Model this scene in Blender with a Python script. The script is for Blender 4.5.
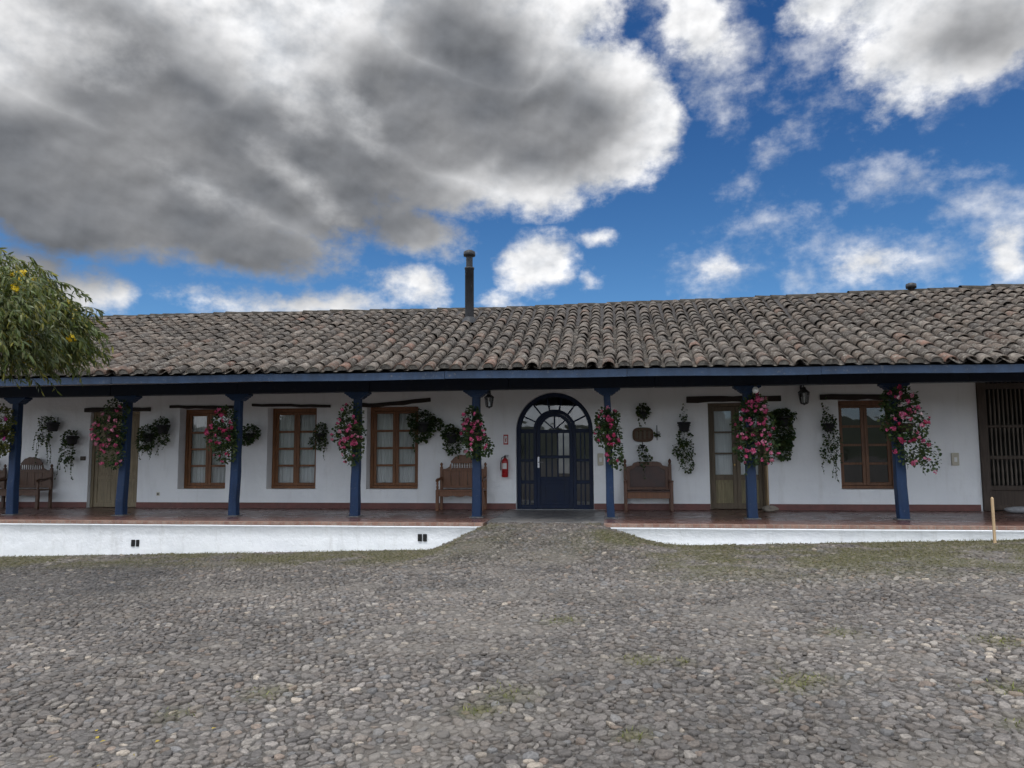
import bpy, math, random
import numpy as np
from math import sin, cos, pi, radians
from mathutils import Matrix, Vector
random.seed(7); rng = np.random.default_rng(11)
S = bpy.context.scene; COL = S.collection
for o in list(bpy.data.objects): bpy.data.objects.remove(o)

# ------------------------------------------------------------------ camera
# frame: X along the facade, Y into the house, Z up, z = 0 on the porch floor
TH, PI_, RO = radians(7.4), radians(5.33), radians(0.3)
f0 = Vector((-sin(TH)*cos(PI_), cos(TH)*cos(PI_), sin(PI_)))
r0 = Vector((cos(TH), sin(TH), 0)); u0 = r0.cross(f0)
rv = r0*cos(RO)-u0*sin(RO); uv = u0*cos(RO)+r0*sin(RO)
cd = bpy.data.cameras.new('camera'); cam = bpy.data.objects.new('camera', cd); COL.objects.link(cam)
cam.matrix_world = Matrix(((rv.x, uv.x, -f0.x, 0), (rv.y, uv.y, -f0.y, 0), (rv.z, uv.z, -f0.z, 1.25), (0, 0, 0, 1)))
cd.sensor_width = 36; cd.lens = 36*760/1024; cd.clip_start = .05; cd.clip_end = 3000
S.camera = cam
S.render.resolution_x, S.render.resolution_y = 1024, 768
S.view_settings.view_transform = 'Standard'; S.view_settings.look = 'None'
S.view_settings.exposure = 0.78; S.view_settings.gamma = 1; S.view_settings.use_curve_mapping = False

# ------------------------------------------------------------------ node helpers
class NT:
    def __init__(s, nt): s.t = nt; s.n = nt.nodes; s.l = nt.links
    def put(s, sock, v):
        if v is None: return
        if isinstance(v, bpy.types.NodeSocket): s.l.new(v, sock)
        else: sock.default_value = v
    def m(s, op, a, b=None, c=None, clamp=False):
        n = s.n.new('ShaderNodeMath'); n.operation = op; n.use_clamp = clamp
        s.put(n.inputs[0], a); s.put(n.inputs[1], b); s.put(n.inputs[2], c); return n.outputs[0]
    def smooth(s, v, a, b):
        n = s.n.new('ShaderNodeMapRange'); n.interpolation_type = 'SMOOTHSTEP'
        s.put(n.inputs[0], v); s.put(n.inputs[1], a); s.put(n.inputs[2], b); return n.outputs[0]
    def rng(s, v, a, b, c, d):
        n = s.n.new('ShaderNodeMapRange'); s.put(n.inputs[0], v)
        for i, q in enumerate((a, b, c, d)): s.put(n.inputs[i+1], q)
        return n.outputs[0]
    def mix(s, f, a, b, mode='MIX'):
        n = s.n.new('ShaderNodeMix'); n.data_type = 'RGBA'; n.blend_type = mode
        s.put(n.inputs[0], f); s.put(n.inputs[6], c4(a)); s.put(n.inputs[7], c4(b)); return n.outputs[2]
    def noise(s, vec, scale, detail=4, rough=.55, dist=0, dim='3D'):
        n = s.n.new('ShaderNodeTexNoise'); n.noise_dimensions = dim; s.put(n.inputs['Vector'], vec)
        n.inputs['Scale'].default_value = scale; n.inputs['Detail'].default_value = detail
        n.inputs['Roughness'].default_value = rough; n.inputs['Distortion'].default_value = dist; return n
    def mapv(s, vec, sc=(1, 1, 1), loc=(0, 0, 0)):
        n = s.n.new('ShaderNodeMapping'); s.put(n.inputs[0], vec)
        n.inputs['Scale'].default_value = sc; n.inputs['Location'].default_value = loc; return n.outputs[0]
    def comb(s, x, y, z):
        n = s.n.new('ShaderNodeCombineXYZ'); s.put(n.inputs[0], x); s.put(n.inputs[1], y); s.put(n.inputs[2], z); return n.outputs[0]
    def bump(s, h, strength=.3, dist=.02, normal=None):
        n = s.n.new('ShaderNodeBump'); s.put(n.inputs['Height'], h); n.inputs['Strength'].default_value = strength
        n.inputs['Distance'].default_value = dist; s.put(n.inputs['Normal'], normal); return n.outputs[0]
def c4(a): return (a[0], a[1], a[2], 1) if isinstance(a, (tuple, list)) and len(a) == 3 else a

# ------------------------------------------------------------------ world: Nishita sky with clouds
SUN_EL, SUN_AZ = 66, 205           # azimuth clockwise from +Y (205 = behind the camera, a little to the left)
SKY_STRENGTH = .12
W = bpy.data.worlds.new('World'); S.world = W; W.use_nodes = True
w = NT(W.node_tree); w.n.clear()
out = w.n.new('ShaderNodeOutputWorld'); bg = w.n.new('ShaderNodeBackground'); bg.inputs[1].default_value = SKY_STRENGTH
w.l.new(bg.outputs[0], out.inputs[0])
sky = w.n.new('ShaderNodeTexSky'); sky.sky_type = 'NISHITA'; sky.sun_disc = False
sky.sun_elevation = radians(SUN_EL); sky.sun_rotation = radians(SUN_AZ); sky.altitude = 2600; sky.air_density = 1.0; sky.dust_density = .6; sky.ozone_density = 2.0
hs = w.n.new('ShaderNodeHueSaturation'); hs.inputs['Saturation'].default_value = 1.22; hs.inputs['Value'].default_value = 1.0
hs.inputs['Hue'].default_value = .492
w.l.new(sky.outputs[0], hs.inputs['Color']); skyraw = hs.outputs[0]
tc = w.n.new('ShaderNodeTexCoord').outputs['Generated']
sep = w.n.new('ShaderNodeSeparateXYZ'); w.l.new(tc, sep.inputs[0])
DEG = 180/pi
az = w.m('MULTIPLY', w.m('ARCTAN2', sep.outputs[0], sep.outputs[1]), DEG)
el = w.m('MULTIPLY', w.m('ARCSINE', sep.outputs[2]), DEG)
skycol = w.mix(1, skyraw, w.mix(w.smooth(el, 8, 30), (.46, .50, .56), (.30, .375, .51)), 'MULTIPLY')      # thin dry highland air, paler towards the horizon
V0 = w.comb(w.m('DIVIDE', az, 10), w.m('DIVIDE', el, 7.6), 0)
wn = w.noise(V0, 1.3, 3, .5); ws = w.n.new('ShaderNodeSeparateColor'); w.l.new(wn.outputs['Color'], ws.inputs[0])
azw = w.m('ADD', az, w.m('MULTIPLY', w.m('SUBTRACT', ws.outputs[0], .5), 4.2))
elw = w.m('ADD', el, w.m('MULTIPLY', w.m('SUBTRACT', ws.outputs[1], .5), 2.6))
def blobs(L, a=azw, e=elw):
    acc = None
    for (ca, ce, ra, re, rot) in L:
        du = w.m('SUBTRACT', a, ca); dv = w.m('SUBTRACT', e, ce)
        if rot:
            c, s_ = cos(radians(rot)), sin(radians(rot))
            du, dv = w.m('ADD', w.m('MULTIPLY', du, c), w.m('MULTIPLY', dv, s_)), w.m('SUBTRACT', w.m('MULTIPLY', dv, c), w.m('MULTIPLY', du, s_))
        u2 = w.m('POWER', w.m('ABSOLUTE', w.m('DIVIDE', du, ra)), 2); v2 = w.m('POWER', w.m('ABSOLUTE', w.m('DIVIDE', dv, re)), 2)
        val = w.m('SUBTRACT', 1, w.m('SQRT', w.m('ADD', u2, v2)))
        # a distance-like measure: scale by the smaller radius (capped) so that every edge is about equally soft
        val = w.m('MULTIPLY', val, min(ra, re))
        acc = val if acc is None else w.m('MAXIMUM', acc, val)
    return acc
DENSE = [(-34.9, 22.3, 21.3, 9.2, 0), (-13.7, 26.4, 18.7, 8.1, -8), (-0.4, 24.3, 6.5, 5.3, 0), (-26.8, 15.2, 7.5, 2.4, 0), (-17.0, 19.4, 3.6, 2.0, 0), (-9.8, 30.9, 10.9, 5.5, 0),
         (-5, 29.6, 5, 3.5, 0), (-37.7, 10.9, 3.5, 1.9, 0), (-40.8, 11.8, 3.2, 1.9, 0), (-15.2, 17.0, 4.8, 2.2, -15), (-14.8, 12.8, 2.6, 1.5, -20),
         (-23.2, 11.0, 7.4, 1.2, 0), (-5.2, 14.6, 2.8, 2.5, 20), (-1.0, 16.1, 1.2, 0.8, 0), (-1.6, 12.7, .5, .4, 0), (-8.3, 11.8, 1.1, .6, 0), (-60, 24, 12, 13, 0), (-25, 36, 30, 9, 0), (26.0, 26.6, 8.6, 3.9, 8), (17.0, 30.2, 4.6, 2.2, 10), (21.5, 24.2, 3.6, 1.5, 25), (21.5, 29.6, 5.0, 3.0, 15), (18.3, 12.8, 2.5, 1.1, -10), (8.6, 13.5, 2.3, .8, 5), (26.4, 12.4, 1.6, 2.0, 0), (7.2, 29.6, 3.0, 2.4, -45)]
WISPY = [(7.8, 28.6, 4.4, 3.0, -45), (8.2, 25.6, 2.4, 2.0, -60), (5.8, 32.0, 4.0, 2.0, 0), (25.0, 23.8, 8.0, 1.6, 0), (16.5, 28.2, 4.0, 1.8, 20),
         (14.1, 22.5, 3.2, .5, 40), (19.5, 18.1, 2.8, 1.3, -10), (25.2, 15.3, 3.0, 1.6, -30), (18.3, 12.9, 3.6, 1.6, -10), (26.7, 12.6, 2.4, 3.5, 0), (22.5, 12.2, 2.9, 1.3, 0),
         (8.6, 13.4, 3.7, 1.3, 0), (13.7, 12.5, 1.7, 1.2, -60), (11.9, 16.8, 1.7, .6, 0), (40, 30, 12, 8, 0), (15, 40, 12, 4, 0)]
DARK = [(-35, 26.3, 8, 3.0, -10), (-39, 17.0, 17.5, 6.2, 0), (-33.7, 24.0, 8.6, 4.2, 0), (-23.4, 20.3, 14.0, 5.6, -12), (-13.7, 25.0, 12.0, 4.8, 0), (-4.5, 24.0, 7.0, 4.4, 0), (-27, 14.6, 9.5, 3.2, 0), (-38, 14.8, 8, 2.0, 0),
        (25.7, 25.6, 3.6, 1.6, 0), (-10.6, 29.0, 8.0, 4.0, -25)]
LITE = [(-25.7, 26.9, 3.8, 1.3, -45), (-23.3, 19.3, 2.0, .5, -35), (-41.4, 26.1, 6.1, 1.8, 0), (-28.2, 30.6, 6.3, 1.4, 0), (-20.2, 25.3, 2.6, .9, -50), (-29.5, 18.6, 1.6, .5, -30)]
n1 = w.noise(V0, 2.2, 8, .62).outputs[0]; n2 = w.noise(V0, 5.0, 6, .60).outputs[0]; n3 = w.noise(V0, .9, 5, .55).outputs[0]
ns = w.noise(V0, 1.25, 3, .45).outputs[0]; nsc = w.m('SUBTRACT', ns, .5); n4c = w.m('SUBTRACT', w.noise(V0, 13, 5, .6).outputs[0], .5)
Vu = w.mapv(V0, loc=(-.05, .13, 0)); emb = w.m('SUBTRACT', w.noise(V0, 2.2, 4, .5).outputs[0], w.noise(Vu, 2.2, 4, .5).outputs[0])
emb2 = w.m('SUBTRACT', w.noise(V0, 5.5, 3, .5).outputs[0], w.noise(w.mapv(V0, loc=(-.02, .06, 0)), 5.5, 3, .5).outputs[0])
n1c = w.m('SUBTRACT', n1, .5); n2c = w.m('SUBTRACT', n2, .5)
fd = w.m('ADD', blobs(DENSE), w.m('ADD', w.m('MULTIPLY', n1c, 3.2), w.m('ADD', w.m('MULTIPLY', n2c, 1.7), w.m('MULTIPLY', n4c, .8))))
a_d = w.smooth(fd, -.55, 1.15)
fw = w.m('ADD', blobs(WISPY), w.m('ADD', w.m('MULTIPLY', n1c, 5.6), w.m('ADD', w.m('MULTIPLY', n2c, 3.6), w.m('MULTIPLY', n4c, 1.6))))
a_w = w.m('MULTIPLY', w.smooth(fw, -1.0, 3.4), .76)
# the rest of the dome, beyond the part the photograph shows
rest = w.m('MAXIMUM', w.smooth(w.m('ABSOLUTE', w.m('ADD', az, 6)), 46, 60), w.smooth(el, 36, 44))
a_r = w.m('MULTIPLY', rest, w.smooth(n3, .33, .56))
alpha = w.m('MAXIMUM', w.m('MAXIMUM', a_d, a_w), a_r)
dk = w.smooth(w.m('ADD', blobs(DARK), w.m('ADD', w.m('MULTIPLY', nsc, 4.0), w.m('MULTIPLY', n1c, .9))), -1.8, 2.4)
lt = w.smooth(w.m('ADD', blobs(LITE), w.m('ADD', w.m('MULTIPLY', n1c, 2.2), w.m('MULTIPLY', n2c, .6))), -1.2, 1.6)
dk = w.m('MULTIPLY', dk, w.m('SUBTRACT', 1, w.m('MULTIPLY', lt, .5)))
k = 1/SKY_STRENGTH
white = w.mix(w.smooth(n1, .22, .62), (.36*k, .38*k, .41*k), (.55*k, .55*k, .555*k))
white = w.mix(rest, white, (1.08*k, 1.15*k, 1.24*k))          # unseen clouds behind the camera, brightened to light the facade
grey = w.mix(w.smooth(ns, .30, .70), (.092*k, .098*k, .109*k), (.160*k, .163*k, .170*k))
ccol = w.mix(w.m('MULTIPLY', dk, w.m('SUBTRACT', 1, rest)), white, grey)
em = w.m('ADD', 1, w.m('ADD', w.m('MULTIPLY', emb, .65), w.m('MULTIPLY', emb2, .4)))
ccol = w.mix(1, ccol, w.comb(em, em, em), 'MULTIPLY')
w.l.new(w.mix(alpha, skycol, ccol), bg.inputs[0])

sd = bpy.data.lights.new('sun', 'SUN'); sun = bpy.data.objects.new('sun', sd); COL.objects.link(sun)
sd.energy = 1.2; sd.angle = radians(16); sd.color = (1, .975, .94)
sdir = Vector((sin(radians(SUN_AZ))*cos(radians(SUN_EL)), cos(radians(SUN_AZ))*cos(radians(SUN_EL)), sin(radians(SUN_EL))))
sun.rotation_euler = sdir.to_track_quat('Z', 'Y').to_euler(); sun.location = (0, 0, 30)

# ------------------------------------------------------------------ object helpers
def put(o, parent=None):
    COL.objects.link(o)
    if parent is not None:
        o.parent = parent; wl = parent_loc(parent); o.location = (0, 0, 0)
    return o
ORG = {}
def parent_loc(p): return ORG.get(p.name, (0, 0, 0))
def tag(o, label=None, cat=None, group=None, kind=None):
    if label: o['label'] = label
    if cat: o['category'] = cat
    if group: o['group'] = group
    if kind: o['kind'] = kind
    return o
def thing(name, loc, label, cat, group=None):
    e = bpy.data.objects.new(name, None); COL.objects.link(e); e.location = loc; e.empty_display_size = .2
    ORG[e.name] = tuple(loc); return tag(e, label, cat, group)
def np_mesh(name, V, faces, mat, parent=None, tint=None, smooth=False, extra=None):
    """faces: list of int arrays (n,k); V in world coordinates"""
    org = np.array(ORG.get(parent.name, (0, 0, 0))) if parent is not None else np.zeros(3)
    V = np.asarray(V, float)-org
    me = bpy.data.meshes.new(name); me.vertices.add(len(V)); me.vertices.foreach_set('co', V.astype(np.float32).ravel())
    li = np.concatenate([np.asarray(f).ravel() for f in faces]); cnt = np.concatenate([np.full(len(f), np.asarray(f).shape[1]) for f in faces])
    st = np.concatenate([[0], np.cumsum(cnt)[:-1]])
    me.loops.add(len(li)); me.loops.foreach_set('vertex_index', li.astype(np.int32))
    me.polygons.add(len(cnt)); me.polygons.foreach_set('loop_start', st.astype(np.int32))
    me.update(calc_edges=True); me.validate()
    if smooth: me.polygons.foreach_set('use_smooth', np.ones(len(me.polygons), bool))
    if tint is not None:
        a = me.color_attributes.new('tint', 'FLOAT_COLOR', 'POINT'); t = np.ones((len(V), 4), np.float32); t[:, :3] = tint; a.data.foreach_set('color', t.ravel())
    for kx, vals in (extra or {}).items():
        a = me.attributes.new(kx, 'FLOAT', 'POINT'); a.data.foreach_set('value', np.asarray(vals, np.float32))
    me.materials.append(mat); o = bpy.data.objects.new(name, me); put(o, parent)
    ORG[o.name] = tuple(org); return o
class MB:
    def __init__(s): s.v = []; s.f = []; s.sm = []
    def add(s, V, F, sm=False):
        b = len(s.v); s.v += [tuple(p) for p in V]; s.f += [[i+b for i in q] for q in F]; s.sm += [sm]*len(F); return s
    def box(s, x0, x1, y0, y1, z0, z1, rz=0, about=None):
        V = [(x, y, z) for z in (z0, z1) for y in (y0, y1) for x in (x0, x1)]
        if rz:
            cx, cy = about if about else ((x0+x1)/2, (y0+y1)/2)
            V = [(cx+(x-cx)*cos(rz)-(y-cy)*sin(rz), cy+(x-cx)*sin(rz)+(y-cy)*cos(rz), z) for x, y, z in V]
        return s.add(V, [(0, 2, 3, 1), (4, 5, 7, 6), (0, 1, 5, 4), (2, 6, 7, 3), (0, 4, 6, 2), (1, 3, 7, 5)])
    def prism(s, P, y0, y1):
        """outline P of (x, z), extruded from y0 to y1"""
        n = len(P); V = [(x, y0, z) for x, z in P]+[(x, y1, z) for x, z in P]
        return s.add(V, [tuple(range(n)), tuple(range(2*n-1, n-1, -1))]+[(i, i+n, (i+1) % n+n, (i+1) % n) for i in range(n)])
    def tube(s, path, rad, seg=8, caps=True, sm=True):
        path = [Vector(p) for p in path]; n = len(path)
        if not hasattr(rad, '__len__'): rad = [rad]*n
        V = []; F = []; ref = None
        for i, p in enumerate(path):
            t = (path[min(i+1, n-1)]-path[max(i-1, 0)]).normalized()
            a = t.orthogonal().normalized() if ref is None else (ref-t*ref.dot(t)).normalized()
            ref = a; b = t.cross(a)
            V += [p+(a*cos(2*pi*k/seg)+b*sin(2*pi*k/seg))*rad[i] for k in range(seg)]
        for i in range(n-1):
            for k in range(seg): F.append((i*seg+k, i*seg+(k+1) % seg, (i+1)*seg+(k+1) % seg, (i+1)*seg+k))
        s.add(V, F, sm)
        if caps: s.add(V[:seg], [tuple(range(seg-1, -1, -1))]); s.add(V[-seg:], [tuple(range(seg))])
        return s
    def lathe(s, c, prof, seg=16, sm=True):
        """prof: (radius, z) upward about a vertical axis at c"""
        V = []; F = []
        for r, z in prof: V += [(c[0]+r*cos(2*pi*k/seg), c[1]+r*sin(2*pi*k/seg), c[2]+z) for k in range(seg)]
        for i in range(len(prof)-1):
            for k in range(seg): F.append((i*seg+k, i*seg+(k+1) % seg, (i+1)*seg+(k+1) % seg, (i+1)*seg+k))
        s.add(V, F, sm); s.add(V[:seg], [tuple(range(seg-1, -1, -1))]); s.add(V[-seg:], [tuple(range(seg))]); return s
    def build(s, name, mat, parent=None, bevel=0, label=None):
        org = ORG.get(parent.name, (0, 0, 0)) if parent is not None else (0, 0, 0)
        me = bpy.data.meshes.new(name); me.from_pydata([(a-org[0], b-org[1], c-org[2]) for a, b, c in s.v], [], s.f); me.update()
        me.polygons.foreach_set('use_smooth', s.sm); me.materials.append(mat)
        o = bpy.data.objects.new(name, me); put(o, parent); ORG[o.name] = org
        if bevel:
            b = o.modifiers.new('bevel', 'BEVEL'); b.width = bevel; b.segments = 2; b.limit_method = 'ANGLE'; b.harden_normals = False
        if label: o['label'] = label
        return o
def vnoise(x, y, seed=0):
    """smooth value noise on arrays, 0..1"""
    x = np.asarray(x, float); y = np.asarray(y, float); xi = np.floor(x).astype(int); yi = np.floor(y).astype(int); fx = x-xi; fy = y-yi
    def h(a, b):
        n = (a*374761393+b*668265263+seed*1442695041) & 0x7fffffff; n = ((n ^ (n >> 13))*1274126177) & 0x7fffffff; return ((n ^ (n >> 16)) & 0xffff)/65535.
    u = fx*fx*(3-2*fx); v = fy*fy*(3-2*fy)
    return (h(xi, yi)*(1-u)+h(xi+1, yi)*u)*(1-v)+(h(xi, yi+1)*(1-u)+h(xi+1, yi+1)*u)*v
def fbm(x, y, seed=0, o=3): return sum(vnoise(x*2**i, y*2**i, seed+i)*.5**i for i in range(o))/sum(.5**i for i in range(o))
def sstep(a, b, x): t = np.clip((np.asarray(x, float)-a)/(b-a), 0, 1); return t*t*(3-2*t)

# ------------------------------------------------------------------ materials
def mat(name, fn):
    m = bpy.data.materials.new(name); m.use_nodes = True; t = NT(m.node_tree); p = t.n['Principled BSDF']; fn(t, p, m); return m
def obc(t): return t.n.new('ShaderNodeTexCoord').outputs['Object']
def tintn(t):
    a = t.n.new('ShaderNodeAttribute'); a.attribute_name = 'tint'; return a.outputs['Color']
def plain(name, c, rough=.6, var=.25, scale=6, bump=.15, metal=0, bs=40, spec=.5):
    def fn(t, p, m):
        v = obc(t); n = t.noise(v, scale, 5, .6).outputs[0]
        lo = tuple(x*(1-var) for x in c); hi = tuple(min(1, x*(1+var)) for x in c)
        t.put(p.inputs['Base Color'], t.mix(t.rng(n, .3, .7, 0, 1), lo, hi))
        t.put(p.inputs['Roughness'], t.rng(n, .3, .7, rough-.08, min(1, rough+.08))); p.inputs['Metallic'].default_value = metal
        p.inputs['Specular IOR Level'].default_value = spec
        if bump: t.put(p.inputs['Normal'], t.bump(t.noise(v, bs, 4, .6).outputs[0], bump, .01))
    return mat(name, fn)
def wood(name, c, rough=.6, axis=2, var=.4, bump=.25, sc=1):
    def fn(t, p, m):
        v = obc(t); s = [34*sc]*3; s[axis] = 2.2*sc
        n = t.noise(t.mapv(v, s), 1, 6, .65, .6).outputs[0]; n2 = t.noise(v, 2.5, 3).outputs[0]
        col = t.mix(t.rng(n, .3, .7, 0, 1), tuple(x*(1-var) for x in c), tuple(x*(1+var) for x in c))
        col = t.mix(t.rng(n2, .3, .75, 0, .55), col, tuple(x*.55 for x in c))
        t.put(p.inputs['Base Color'], col); t.put(p.inputs['Roughness'], t.rng(n, .3, .7, rough+.1, rough-.1))
        t.put(p.inputs['Normal'], t.bump(n, bump, .008))
    return mat(name, fn)
def f_plaster(t, p, m):
    v = obc(t); a = t.noise(v, 1.1, 5, .6).outputs[0]; b = t.noise(v, 9, 6, .65).outputs[0]; d = t.noise(t.mapv(v, (5, 5, .8)), 1, 5, .6).outputs[0]
    col = t.mix(t.rng(a, .3, .7, 0, 1), (.80, .81, .825), (.87, .875, .88))
    col = t.mix(t.rng(d, .54, .78, 0, .38), col, (.60, .585, .56))
    t.put(p.inputs['Base Color'], col); p.inputs['Roughness'].default_value = .82
    hgt = t.m('ADD', t.m('MULTIPLY', a, 1.6), t.m('MULTIPLY', b, .35)); t.put(p.inputs['Normal'], t.bump(hgt, .55, .06))
def f_plinth(t, p, m):
    v = obc(t); a = t.noise(v, 3.2, 5, .6).outputs[0]; b = t.noise(v, 22, 6, .7).outputs[0]; d = t.noise(t.mapv(v, (7, 7, 1.2)), 1, 6, .65).outputs[0]
    col = t.mix(t.rng(a, .3, .7, 0, 1), (.80, .81, .82), (.88, .885, .89))
    col = t.mix(t.rng(d, .55, .8, 0, .5), col, (.50, .49, .46))
    col = t.mix(t.rng(b, .68, .80, 0, .4), col, (.45, .42, .38))
    t.put(p.inputs['Base Color'], col); p.inputs['Roughness'].default_value = .8
    t.put(p.inputs['Normal'], t.bump(t.m('ADD', t.m('MULTIPLY', a, 1.2), t.m('MULTIPLY', b, .4)), .38, .05))
def f_paint(c, worn):
    def fn(t, p, m):
        v = obc(t); n = t.noise(t.mapv(v, (6, 6, 1.6)), 1, 5, .6).outputs[0]; g = t.noise(t.mapv(v, (40, 40, 2)), 1, 5, .6).outputs[0]; w_ = t.noise(v, 13, 6, .7).outputs[0]
        col = t.mix(t.rng(n, .3, .7, 0, 1), tuple(x*.75 for x in c), tuple(x*1.25 for x in c))
        col = t.mix(t.rng(w_, .59, .70, 0, worn), col, (.20, .19, .18))
        t.put(p.inputs['Base Color'], col); t.put(p.inputs['Roughness'], t.rng(n, .3, .7, .42, .62)); p.inputs['Specular IOR Level'].default_value = .3; t.put(p.inputs['Normal'], t.bump(t.m('ADD', g, n), .35, .008))
    return fn
def f_floor(t, p, m):
    v = obc(t); br = t.n.new('ShaderNodeTexBrick'); t.put(br.inputs['Vector'], t.mapv(v, (1, 1, 1)))
    br.inputs['Scale'].default_value = 1; br.inputs['Brick Width'].default_value = .3; br.inputs['Row Height'].default_value = .3; br.inputs['Mortar Size'].default_value = .006; br.offset = 0
    br.inputs['Color1'].default_value = (.088, .038, .029, 1); br.inputs['Color2'].default_value = (.13, .060, .045, 1); br.inputs['Mortar'].default_value = (.10, .07, .06, 1)
    n = t.noise(v, 2.4, 5, .6).outputs[0]; n2 = t.noise(v, 17, 5, .65).outputs[0]
    col = t.mix(t.rng(n, .35, .7, 0, .5), br.outputs[0], (.17, .10, .085))
    col = t.mix(t.rng(n2, .6, .8, 0, .5), col, (.28, .2, .17))
    t.put(p.inputs['Base Color'], col); t.put(p.inputs['Roughness'], t.rng(n, .3, .7, .18, .42)); t.put(p.inputs['Normal'], t.bump(t.m('ADD', n2, br.outputs[1]), .12, .01))
def f_edging(t, p, m):
    v = obc(t); br = t.n.new('ShaderNodeTexBrick'); t.put(br.inputs['Vector'], v); br.offset = 0
    br.inputs['Scale'].default_value = 1; br.inputs['Brick Width'].default_value = .14; br.inputs['Row Height'].default_value = 3; br.inputs['Mortar Size'].default_value = .008
    br.inputs['Color1'].default_value = (.19, .10, .072, 1); br.inputs['Color2'].default_value = (.25, .145, .105, 1); br.inputs['Mortar'].default_value = (.2, .16, .13, 1)
    n = t.noise(v, 9, 5, .7).outputs[0]
    t.put(p.inputs['Base Color'], t.mix(t.rng(n, .45, .75, 0, .8), br.outputs[0], (.36, .29, .24))); t.put(p.inputs['Roughness'], .7); t.put(p.inputs['Normal'], t.bump(n, .3, .01))
def f_entry(t, p, m):
    v = obc(t); vo = t.n.new('ShaderNodeTexVoronoi'); t.put(vo.inputs['Vector'], v); vo.inputs['Scale'].default_value = 3.2
    vd = t.n.new('ShaderNodeTexVoronoi'); vd.feature = 'DISTANCE_TO_EDGE'; t.put(vd.inputs['Vector'], v); vd.inputs['Scale'].default_value = 3.2
    n = t.noise(v, 7, 6, .65).outputs[0]; sc = t.n.new('ShaderNodeSeparateColor'); t.l.new(vo.outputs['Color'], sc.inputs[0])
    col = t.mix(sc.outputs[0], (.10, .10, .10), (.22, .205, .19)); col = t.mix(t.smooth(vd.outputs[0], .04, 0), col, (.06, .055, .05)); col = t.mix(t.rng(n, .5, .8, 0, .6), col, (.25, .22, .2))
    t.put(p.inputs['Base Color'], col); t.put(p.inputs['Roughness'], t.rng(n, .3, .7, .25, .5)); t.put(p.inputs['Normal'], t.bump(t.smooth(vd.outputs[0], 0, .06), .4, .01))
def f_tile(t, p, m):
    v = obc(t); c = tintn(t); a = t.noise(v, 14, 6, .7).outputs[0]; b = t.noise(v, 5, 5, .65).outputs[0]; d = t.noise(v, 42, 5, .7).outputs[0]; e = t.noise(v, .9, 4, .6).outputs[0]
    col = t.mix(t.rng(b, .42, .68, 0, .85), c, (.066, .057, .050))           # soot and algae
    col = t.mix(t.rng(a, .52, .62, 0, .72), col, (.27, .245, .205))             # pale lichen
    col = t.mix(t.rng(d, .53, .63, 0, .8), col, (.040, .037, .033))
    col = t.mix(t.rng(e, .52, .7, 0, .45), col, (.065, .056, .048))
    t.put(p.inputs['Base Color'], col); p.inputs['Roughness'].default_value = .92; p.inputs['Specular IOR Level'].default_value = .25
    t.put(p.inputs['Normal'], t.bump(t.m('ADD', a, d), .6, .012))
def f_stone(t, p, m):
    v = obc(t); c = tintn(t); a = t.noise(v, 55, 6, .7).outputs[0]; b = t.noise(v, 18, 4, .6).outputs[0]
    mo = t.n.new('ShaderNodeAttribute'); mo.attribute_name = 'moss'
    col = t.mix(t.rng(a, .35, .7, 0, 1), t.mix(1, c, (.5, .5, .5), 'MULTIPLY'), t.mix(1, c, (1.4, 1.4, 1.4), 'MULTIPLY'))
    col = t.mix(t.rng(b, .55, .8, 0, .4), col, (.15, .138, .122))           # dust
    mf = t.m('MULTIPLY', mo.outputs['Fac'], t.rng(b, .3, .55, .4, 1))
    col = t.mix(t.m('MULTIPLY', mf, .78), col, t.mix(t.rng(a, .35, .65, 0, 1), (.050, .046, .017), (.105, .094, .028)))
    du = t.n.new('ShaderNodeAttribute'); du.attribute_name = 'dust'
    col = t.mix(t.m('MULTIPLY', du.outputs['Fac'], t.rng(b, .3, .6, .3, .8)), col, (.178, .156, .132))
    t.put(p.inputs['Base Color'], col); t.put(p.inputs['Roughness'], t.rng(a, .3, .7, .55, .8)); p.inputs['Specular IOR Level'].default_value = .4
    t.put(p.inputs['Normal'], t.bump(t.m('ADD', a, b), .5, .008))
def f_soil(t, p, m):
    v = obc(t); a = t.noise(v, 90, 5, .7).outputs[0]; b = t.noise(v, 6, 6, .65).outputs[0]; e = t.noise(v, .7, 4, .6).outputs[0]
    vo = t.n.new('ShaderNodeTexVoronoi'); t.put(vo.inputs['Vector'], v); vo.inputs['Scale'].default_value = 46; sc = t.n.new('ShaderNodeSeparateColor'); t.l.new(vo.outputs['Color'], sc.inputs[0])
    mo = t.n.new('ShaderNodeAttribute'); mo.attribute_name = 'moss'
    col = t.mix(t.rng(b, .35, .7, 0, 1), (.050, .043, .037), (.105, .091, .078))
    col = t.mix(t.smooth(sc.outputs[0], .55, .95), col, (.15, .14, .128))    # fine gravel
    col = t.mix(t.rng(a, .55, .75, 0, .7), col, (.05, .045, .04))
    col = t.mix(t.rng(e, .5, .7, 0, .3), col, (.12, .11, .098))
    col = t.mix(t.m('MULTIPLY', mo.outputs['Fac'], t.rng(b, .25, .55, .4, 1)), col, t.mix(t.rng(a, .35, .65, 0, 1), (.036, .042, .014), (.095, .090, .028)))
    du = t.n.new('ShaderNodeAttribute'); du.attribute_name = 'dust'
    col = t.mix(t.m('MULTIPLY', du.outputs['Fac'], .85), col, t.mix(t.rng(a, .35, .65, 0, 1), (.115, .099, .082), (.19, .166, .139)))
    t.put(p.inputs['Base Color'], col); p.inputs['Roughness'].default_value = .95
    t.put(p.inputs['Normal'], t.bump(t.m('ADD', a, t.m('SUBTRACT', 1, vo.outputs[0])), .8, .012))
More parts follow.
